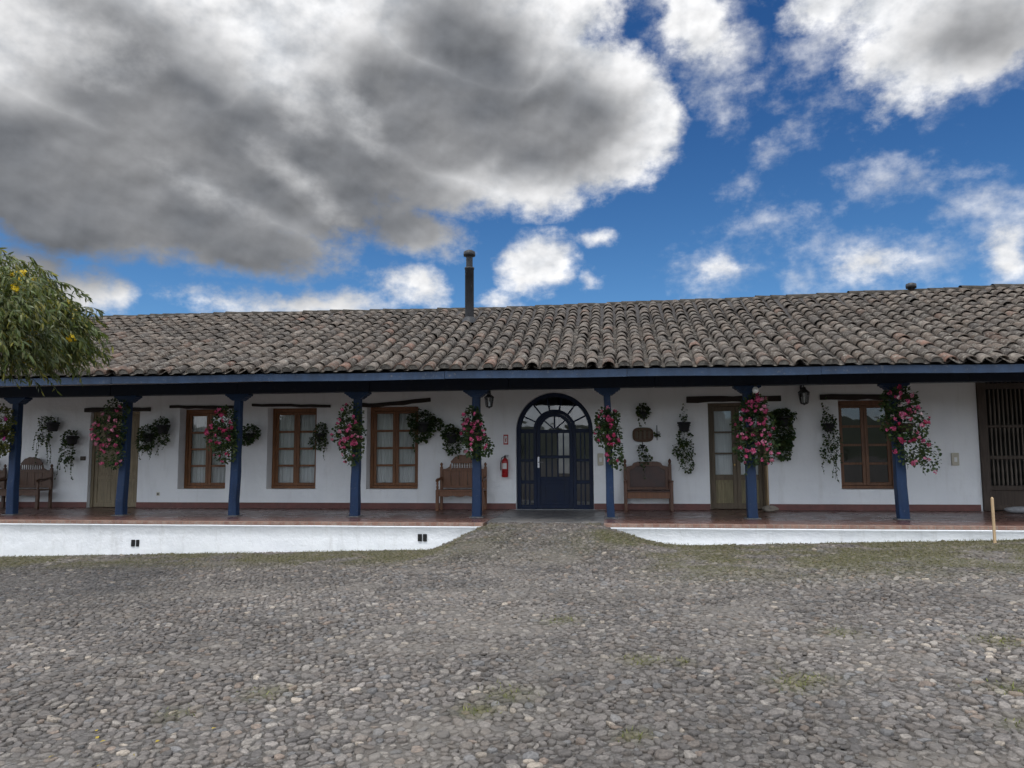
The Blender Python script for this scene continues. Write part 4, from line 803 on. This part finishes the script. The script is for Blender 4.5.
# ------------------------------------------------------------------ plants
GREEN = np.array([(.034, .066, .022), (.046, .078, .025), (.064, .098, .032), (.026, .05, .022), (.078, .095, .028)])
def plant(name, label, cat, group, pos, pot_r, pot_h, lobes, nleaf, leafL, pal, blooms=(), vines=0, vine_len=.5, potm='terrapot', back=None, green=GREEN, hook=None):
    """lobes: (dx, dy, dz, rx, ry, rz, weight) ellipsoids round pos = rim centre of the pot; blooms: list of (dx, dy, dz, r, colour index)"""
    t = thing(name, pos, label, cat, group); x, y, z = pos
    m = MB(); m.lathe((x, y, z-pot_h), [(pot_r*.62, 0), (pot_r*.72, .02), (pot_r*.95, pot_h*.82), (pot_r*1.07, pot_h*.84), (pot_r*1.07, pot_h), (pot_r*.9, pot_h)], 14); m.build('pot', M[potm], t)
    if back is not None:
        m = MB(); zz = z-pot_h*.35; n_ = 16; m.tube([(x+pot_r*1.0*cos(a), y+pot_r*1.0*sin(a), zz) for a in np.linspace(0, 2*pi, n_)], .007, 5, False); m.tube([(x, y+pot_r*.95, zz), (x, back, zz)], .009, 5); m.tube([(x, back-.008, zz-.12), (x, back-.008, zz+.22)], .009, 5); m.build('bracket', M['iron'], t)
    nleaf = int(nleaf*2.3); leafL = leafL*.76
    wts = np.array([l[6] for l in lobes], float); wts /= wts.sum(); idx = rng.choice(len(lobes), nleaf, p=wts); Lb = np.array(lobes)[idx]
    u = unit(nleaf); rad = rng.uniform(.35, 1.05, (nleaf, 1))**.6; P = np.array(pos)+Lb[:, :3]+u*Lb[:, 3:6]*rad
    D = u*np.array([1, 1, .5])+np.array([0, -.15, -.25])+unit(nleaf)*.6; N = unit(nleaf)*.6+np.array([0, -.45, .7]); L = leafL*rng.uniform(.6, 1.3, nleaf)
    T = green[rng.choice(len(green), nleaf)]*rng.uniform(.65, 1.35, (nleaf, 1))
    Pv = []; stems = MB()
    for q in range(vines):
        l = lobes[rng.choice(len(lobes), p=wts)]; a = rng.uniform(0, 2*pi); st = np.array(pos)+np.array(l[:3])+np.array([cos(a)*l[3]*.7, sin(a)*l[4]*.6-.02, -l[5]*.3]); ln = vine_len*rng.uniform(.5, 1.15); pts = []
        dx = cos(a)*rng.uniform(.05, .3)
        for s in np.linspace(0, 1, 7): pts.append(st+np.array([dx*s**.7*ln+.025*sin(s*7+q), -.03*s, -ln*s**1.1]))
        stems.tube([Vector(p) for p in pts], .0035, 4, False)
        for s in range(int(ln/.035)):
            f = rng.uniform(.05, 1)*6; i = min(int(f), 5); Pv.append(pts[i]+(pts[i+1]-pts[i])*(f-i))
    if vines:
        stems.build('vine_stems', M['vine'], t); Pv = np.array(Pv); k_ = len(Pv); P = np.concatenate([P, Pv]); D = np.concatenate([D, unit(k_)+np.array([0, -.3, -.5])]); N = np.concatenate([N, unit(k_)*.5+np.array([0, -.7, .4])]); L = np.concatenate([L, leafL*rng.uniform(.5, 1.05, k_)]); T = np.concatenate([T, green[rng.choice(len(green), k_)]*rng.uniform(.65, 1.3, (k_, 1))])
    leaf_mesh('foliage', P, D, N, L, L*.85, T, M['leaf'], t, 'round')
    if len(blooms):
        PP = []; DD = []; NN = []; TT = []; LL = []
        for bx, by, bz, br, ci in blooms:
            c0 = np.array(pos)+np.array([bx, by, bz]); n_ = int(26*(br/.05)**1.5); uu = unit(n_); uu[:, 1] = -np.abs(uu[:, 1])*.8-.05
            PP.append(c0+uu*br*rng.uniform(.3, 1, (n_, 1))); nn = uu+unit(n_)*.5; DD.append(np.cross(nn, unit(n_))); NN.append(nn); LL.append(rng.uniform(.022, .036, n_)); cc = np.array(pal[ci]); TT.append(np.clip(cc*rng.uniform(.75, 1.25, (n_, 1)), 0, .95))
        LL = np.concatenate(LL); leaf_mesh('blooms', np.concatenate(PP), np.concatenate(DD)+1e-4, np.concatenate(NN), LL, LL*.95, np.concatenate(TT), M['petal'], t, 'round')
    return t
PINKS = [(.64, .12, .26), (.56, .08, .20), (.70, .27, .40), (.78, .60, .66), (.52, .04, .13), (.50, .05, .27)]
def scatter_blooms(lobes, n, cols, r=(.03, .06)):
    out_ = []; w_ = np.array([l[6] for l in lobes], float); w_ /= w_.sum()
    for _ in range(n):
        l = lobes[rng.choice(len(lobes), p=w_)]; a = rng.uniform(0, 2*pi); rr = math.sqrt(rng.uniform(0, 1)); dx, dz = cos(a)*rr, sin(a)*rr; dy = -math.sqrt(max(0, 1-rr*rr))
        out_.append((l[0]+dx*l[3]*1.02, l[1]+dy*l[4]*1.08-.01, l[2]+dz*l[5]*1.02, rng.uniform(*r), rng.choice(cols)))
    return out_
GRP = 'flower baskets hung on the blue posts'
def flower(x, z, x0, x1, z0, z1, label, cols, nb, y=YP-.26, lobes=None, green=GREEN, nl=620, vines=5, r=(.03, .06)):
    """basket at x, rim at z on the front of a post; the plant fills x0..x1, z0..z1"""
    cx = (x0+x1)/2-x; hw = (x1-x0)/2; hh = (z1-z0)/2; cz = (z0+z1)/2-z
    if lobes is None: lobes = [(cx, 0, cz+hh*.42, hw*.72, .20, hh*.52, 1.1), (cx-hw*.12, -.02, cz-.05, hw*.98, .24, hh*.5, 1.6), (cx+hw*.1, 0, cz-hh*.5, hw*.68, .18, hh*.48, .8)]
    return plant('flower_basket', label, 'flower basket', GRP, (x, y, z), .15, .17, lobes, nl, .062, PINKS, scatter_blooms(lobes, int(nb*1.5), cols, (r[0]*.72, r[1]*.78)), vines, .35, 'terrapot', YP-.1, green)
flower(-13.22, 1.85, -13.62, -12.95, 1.22, 2.36, 'yellow green basket with magenta flowers at the left edge of the photo', [5, 5, 1], 10, lobes=[(-.05, 0, .25, .32, .2, .3, 1.2), (-.02, 0, -.15, .3, .22, .28, 1), (-.1, -.03, -.42, .28, .2, .18, .5)], green=np.array([(.13, .14, .03), (.09, .11, .025), (.16, .15, .04), (.05, .07, .02)]))
flower(-10.6, 1.8, -11.02, -10.22, 1.0, 2.45, 'tall pink basket on the blue post before the tan door', [0, 0, 1, 2, 2], 24, lobes=[(.08, 0, .45, .26, .18, .25, .6), (-.05, -.02, .0, .36, .24, .40, 1.7), (.0, 0, -.5, .3, .18, .3, .8)])
flower(-8.02, 1.8, -8.40, -7.70, 1.10, 2.36, 'red and pink basket on the post between the two leftmost windows', [0, 1, 1, 4], 20)
flower(-5.30, 1.75, -5.64, -4.95, 1.06, 2.40, 'full pink basket on the post left of the third window', [0, 0, 2, 1], 27, vines=7)
flower(-2.72, 1.7, -2.98, -2.38, 1.17, 2.24, 'bright pink basket on the post left of the arched door', [0, 0, 2, 1], 22, lobes=[(-.05, 0, .28, .2, .18, .26, .8), (-.02, -.02, 0, .24, .22, .32, 1), (.08, 0, -.28, .3, .2, .26, 1)])
flower(-.06, 1.65, -.31, .26, .86, 2.12, 'basket trailing to the right on the post right of the arched door', [0, 1, 2, 4], 19, lobes=[(-.02, 0, .28, .24, .18, .24, 1), (0, -.02, 0, .26, .22, .28, 1.2), (.12, 0, -.35, .16, .14, .3, .6)], vines=7)
flower(2.70, 1.75, 2.28, 3.12, .96, 2.33, 'largest pink basket, on the post under the white bulb', [0, 0, 0, 1, 2], 40, lobes=[(.05, 0, .42, .25, .18, .22, .8), (.0, -.02, .08, .40, .25, .36, 1.6), (.05, 0, -.4, .42, .22, .34, 1.3)], nl=900, r=(.035, .068))
flower(5.46, 1.8, 4.95, 6.02, .60, 2.45, 'wide basket of white, pink and red flowers on the rightmost post', [0, 1, 3, 0, 4, 2], 34, lobes=[(-.08, 0, .4, .34, .2, .3, 1.2), (-.02, -.02, 0, .42, .26, .36, 1.8), (.10, 0, -.45, .32, .2, .32, 1.0), (.40, 0, -.62, .18, .12, .3, .25)], nl=1000, vines=11, r=(.035, .065))
WG = 'pots of trailing plants on the white wall'; DG = GREEN*1.0; YPW = YW-.17
def wallplant(x, z, lobes, label, nl=260, vines=6, vl=.45, r=.11, L=.055, potm='blackpot', blooms=()):
    return plant('wall_planter', label, 'potted plant', WG, (x, YPW, z), r, r*1.5, lobes, nl, L, PINKS, blooms, vines, vl, potm, YW-.003, DG)
wallplant(-13.84, 2.12, [(-.18, 0, 0, .22, .12, .16, 1), (-.22, 0, -.3, .16, .1, .24, .8)], 'dark hanging pot nearest the leftmost blue post, trailing at its left', 190, 9, .65, .15)
wallplant(-13.3, 1.78, [(-.08, 0, -.05, .2, .12, .2, 1), (-.12, 0, -.4, .2, .1, .3, 1)], 'dark hanging pot with leaves down to the bench left of the tan door', 240, 10, .55, .14)
wallplant(-11.25, 1.82, [(-.02, 0, .02, .24, .14, .2, 1), (-.1, 0, -.22, .24, .12, .2, 1)], 'bushy dark plant right of the tan door, the lower of two', 330, 7, .35, .13, .06)
wallplant(-10.88, 2.02, [(-.05, 0, .0, .2, .13, .2, 1), (.02, 0, -.3, .14, .1, .2, .5)], 'dark hanging pot at the top left corner of the first window', 210, 5, .4, .15)
wallplant(-8.62, 1.80, [(0, 0, .02, .24, .14, .19, 1), (-.08, 0, -.16, .16, .12, .12, .5)], 'small bushy plant left of the second window', 260, 3, .2, .11, .06)
wallplant(-6.86, 1.78, [(0, 0, .06, .16, .12, .2, 1), (-.05, 0, -.2, .22, .12, .18, .8)], 'dark plant right of the second window, beside a pink basket', 230, 7, .4, .11)
wallplant(-4.35, 2.02, [(-.05, 0, .05, .34, .15, .24, 1.4), (-.05, 0, -.25, .26, .12, .22, .9), (.3, 0, -.05, .15, .1, .15, .4)], 'large dark plant at the top right corner of the third window', 430, 8, .45, .16, .07)
wallplant(-3.68, 1.75, [(-.02, 0, 0, .2, .14, .2, 1), (.02, 0, -.28, .2, .12, .2, .7), (.3, 0, -.05, .18, .1, .16, .5)], 'dark plant hanging right above the honey brown bench', 260, 6, .4, .15, .07)
wallplant(.72, 2.2, [(0, 0, .02, .14, .11, .16, 1)], 'small round leafed plant above the oval wooden plaque', 120, 3, .35, .10, .06)
wallplant(.70, 1.46, [(.0, 0, -.12, .1, .08, .14, .7), (.08, 0, -.3, .1, .08, .12, .5)], 'small plant trailing below the oval wooden plaque onto the bench', 60, 5, .38, .05, .06)
wallplant(1.03, 1.70, [(0, 0, 0, .07, .05, .07, 1)], 'tiny plant in a cup right of the oval wooden plaque', 26, 0, .1, .035, .045)
wallplant(1.62, 1.96, [(0, 0, -.34, .16, .11, .22, .9), (-.02, 0, -.62, .24, .12, .22, .9), (.05, 0, -.9, .14, .1, .25, .6), (0, 0, .2, .07, .06, .2, .15)], 'black pot with long trailing plant between leather bench and brown door', 260, 12, .42, .14, .055)
wallplant(3.78, 2.06, [(0, 0, .02, .26, .15, .16, 1), (-.02, 0, -.35, .22, .13, .4, 2), (-.05, 0, -.72, .18, .11, .25, .8)], 'tall dense dark fern right of the brown door', 640, 3, .3, .14, .075)
wallplant(4.72, 1.90, [(0, 0, .02, .15, .12, .2, 1), (.06, 0, -.35, .2, .11, .22, .9), (-.02, 0, -.65, .16, .1, .2, .6), (-.05, 0, .38, .06, .05, .2, .12)], 'trailing dark plant left of the rightmost window', 250, 9, .55, .12)

# ------------------------------------------------------------------ small things on the ground
t = thing('wooden_stake', (6.18, 13.5, -.23), 'thin raw wooden stake standing in the ground before the right plinth', 'stake'); m = MB(); m.box(6.158, 6.196, 13.48, 13.515, -.30, .50); o = m.build('shaft', M['stick'], t, .004)
m = MB(); m.add([(6.158, 13.48, .5005), (6.196, 13.48, .5005), (6.196, 13.515, .5005), (6.158, 13.515, .5005), (6.177, 13.497, .525)], [(0, 1, 4), (1, 2, 4), (2, 3, 4), (3, 0, 4), (3, 2, 1, 0)]); m.build('tip', M['stick'], t)
def rock(name, x, y, z, rx, ry, rz, mt, label, seed):
    rs = np.random.default_rng(seed); V = []; Fq = []; n_, k_ = 7, 12
    for i in range(n_+1):
        ph = -pi/2+pi*i/n_
        for j in range(k_):
            a = 2*pi*j/k_; s = 1+.13*sin(3*a+seed)+.09*rs.normal()*(0 < i < n_); V.append((x+rx*cos(ph)*cos(a)*s, y+ry*cos(ph)*sin(a)*s, z+rz*(max(sin(ph), -.9)+.9)))
    for i in range(n_):
        for j in range(k_): Fq.append((i*k_+j, i*k_+(j+1) % k_, (i+1)*k_+(j+1) % k_, (i+1)*k_+j))
    m = MB(); m.add(V, Fq, True); o = m.build(name, mt); tag(o, label, 'rock')
rock('door_stone', 3.36, 17.12, .0, .17, .13, .075, M['rock'], 'beige stone on the floor holding the brown door', 3)
rock('grey_stone', 8.35, 17.0, .0, .34, .2, .075, M['palestone'], 'pale grey flat stone on the floor at the dark gate', 5)
# fallen yellow petals, one scatter nobody would count
n = 9; x = rng.normal(-2.95, .3, n); y = rng.normal(4.35, .25, n); o = leaf_mesh('fallen_petals', np.stack([x, y, g(x, y)+.02], 1), unit(n)*np.array([1, 1, .2]), unit(n)*.3+np.array([0, 0, 1]), .035, .022, np.array([(.40, .29, .04)])*rng.uniform(.6, 1.2, (n, 1)), M['petal'], tmpl='kite'); tag(o, 'yellow petals fallen on the cobbles at lower left', 'petals', kind='stuff')

# ------------------------------------------------------------------ the tree at the left
def tree():
    global rng
    rng = np.random.default_rng(5)
    bx, by = -10.3, 8.9; bz = float(g(bx, by)); t = thing('drooping_tree', (bx, by, bz), 'drooping long leafed tree with yellow flowers at the left edge', 'tree'); C0 = np.array([-9.55, 9.0, 2.86]); Rr = np.array([2.32, 1.9, 1.42])
    m = MB(); m.tube([(bx, by, bz-.1), (bx+.03, by, bz+.5), (bx+.12, by+.05, bz+1.2), (bx+.3, by+.05, bz+1.9), (bx+.45, by+.1, bz+2.5)], [.17, .14, .12, .10, .08], 12); m.build('trunk', M['bark'], t)
    lim = MB(); tips = []
    for q in range(26):
        a = rng.uniform(0, 2*pi); e = rng.uniform(.15, 1.3); d = np.array([cos(a)*cos(e), sin(a)*cos(e), sin(e)]); s = np.array([bx+.25, by+.05, bz+rng.uniform(1.4, 2.5)]); end = C0+d*Rr*rng.uniform(.7, .92); mid = (s+end)/2+np.array([0, 0, .25])+rng.normal(0, .1, 3)
        pts = [s, s*.6+mid*.4+np.array([0, 0, .05]), mid, mid*.45+end*.55+np.array([0, 0, .08]), end]; lim.tube([Vector(p) for p in pts], [.045, .035, .026, .017, .007], 6, False); tips += pts[2:]
    lim.build('limbs', M['bark'], t)
    P = []; D = []; L = []; T = []; tw = MB(); ns = 4800; yel = []
    NC = 120; cl = unit(NC); cl[:, 2] = np.abs(cl[:, 2])*1.0-.12; cl /= np.linalg.norm(cl, axis=1, keepdims=True); clr = rng.uniform(.84, 1.02, NC); clt = rng.uniform(.65, 1.35, NC)
    for q in range(ns):
        ci = rng.integers(NC); base = C0+cl[ci]*Rr*clr[ci]*rng.uniform(.75, 1.0); base = base+rng.normal(0, .16, 3)*np.array([1, 1, .8])
        if base[0] < -11.4: continue
        out_ = cl[ci]*np.array([1, 1, .2]); ln = rng.uniform(.14, .34); pts = []
        for s in np.linspace(0, 1, 6): pts.append(base+out_*(.28*s)+np.array([rng.normal(0, .008), rng.normal(0, .008), .10*s-ln*s**1.7]))
        tw.tube([Vector(p) for p in pts], .0035, 3, False)
        for k_ in range(15):
            f = (.12+.88*k_/14)*5; i = min(int(f), 4); p = pts[i]+(pts[i+1]-pts[i])*(f-i); dr = pts[i+1]-pts[i]; dr /= np.linalg.norm(dr)+1e-6
            P.append(p); D.append(dr*.5+rng.normal(0, .38, 3)+np.array([0, 0, -.55])); L.append(rng.uniform(.07, .14)); y_ = rng.random() < .11
            T.append((np.array([.19, .175, .035]) if y_ else np.array([(.072, .096, .024), (.090, .108, .030), (.050, .070, .022), (.12, .122, .034)][rng.integers(4)]))*clt[ci]*rng.uniform(.8, 1.2))
        if rng.random() < .045: yel.append(pts[0]+out_*.08)
    tw.build('twigs', M['vine'], t)
    P = np.array(P); D = np.array(D); L = np.array(L); leaf_mesh('crown', P, D, unit(len(P))*.7+np.array([0, -.4, .5]), L, L*.22, np.array(T), M['treeleaf'], t, 'long')
    PP = []; NN = []
    for c in yel:
        n_ = 16; u = unit(n_); PP.append(c+u*.06*rng.uniform(.3, 1, (n_, 1))); NN.append(u)
    PP = np.concatenate(PP); NN = np.concatenate(NN); leaf_mesh('blossoms', PP, np.cross(NN, unit(len(PP)))+1e-4, NN, .045, .04, np.array([(.62, .44, .02)])*rng.uniform(.7, 1.2, (len(PP), 1)), M['petal'], t, 'round')
tree()
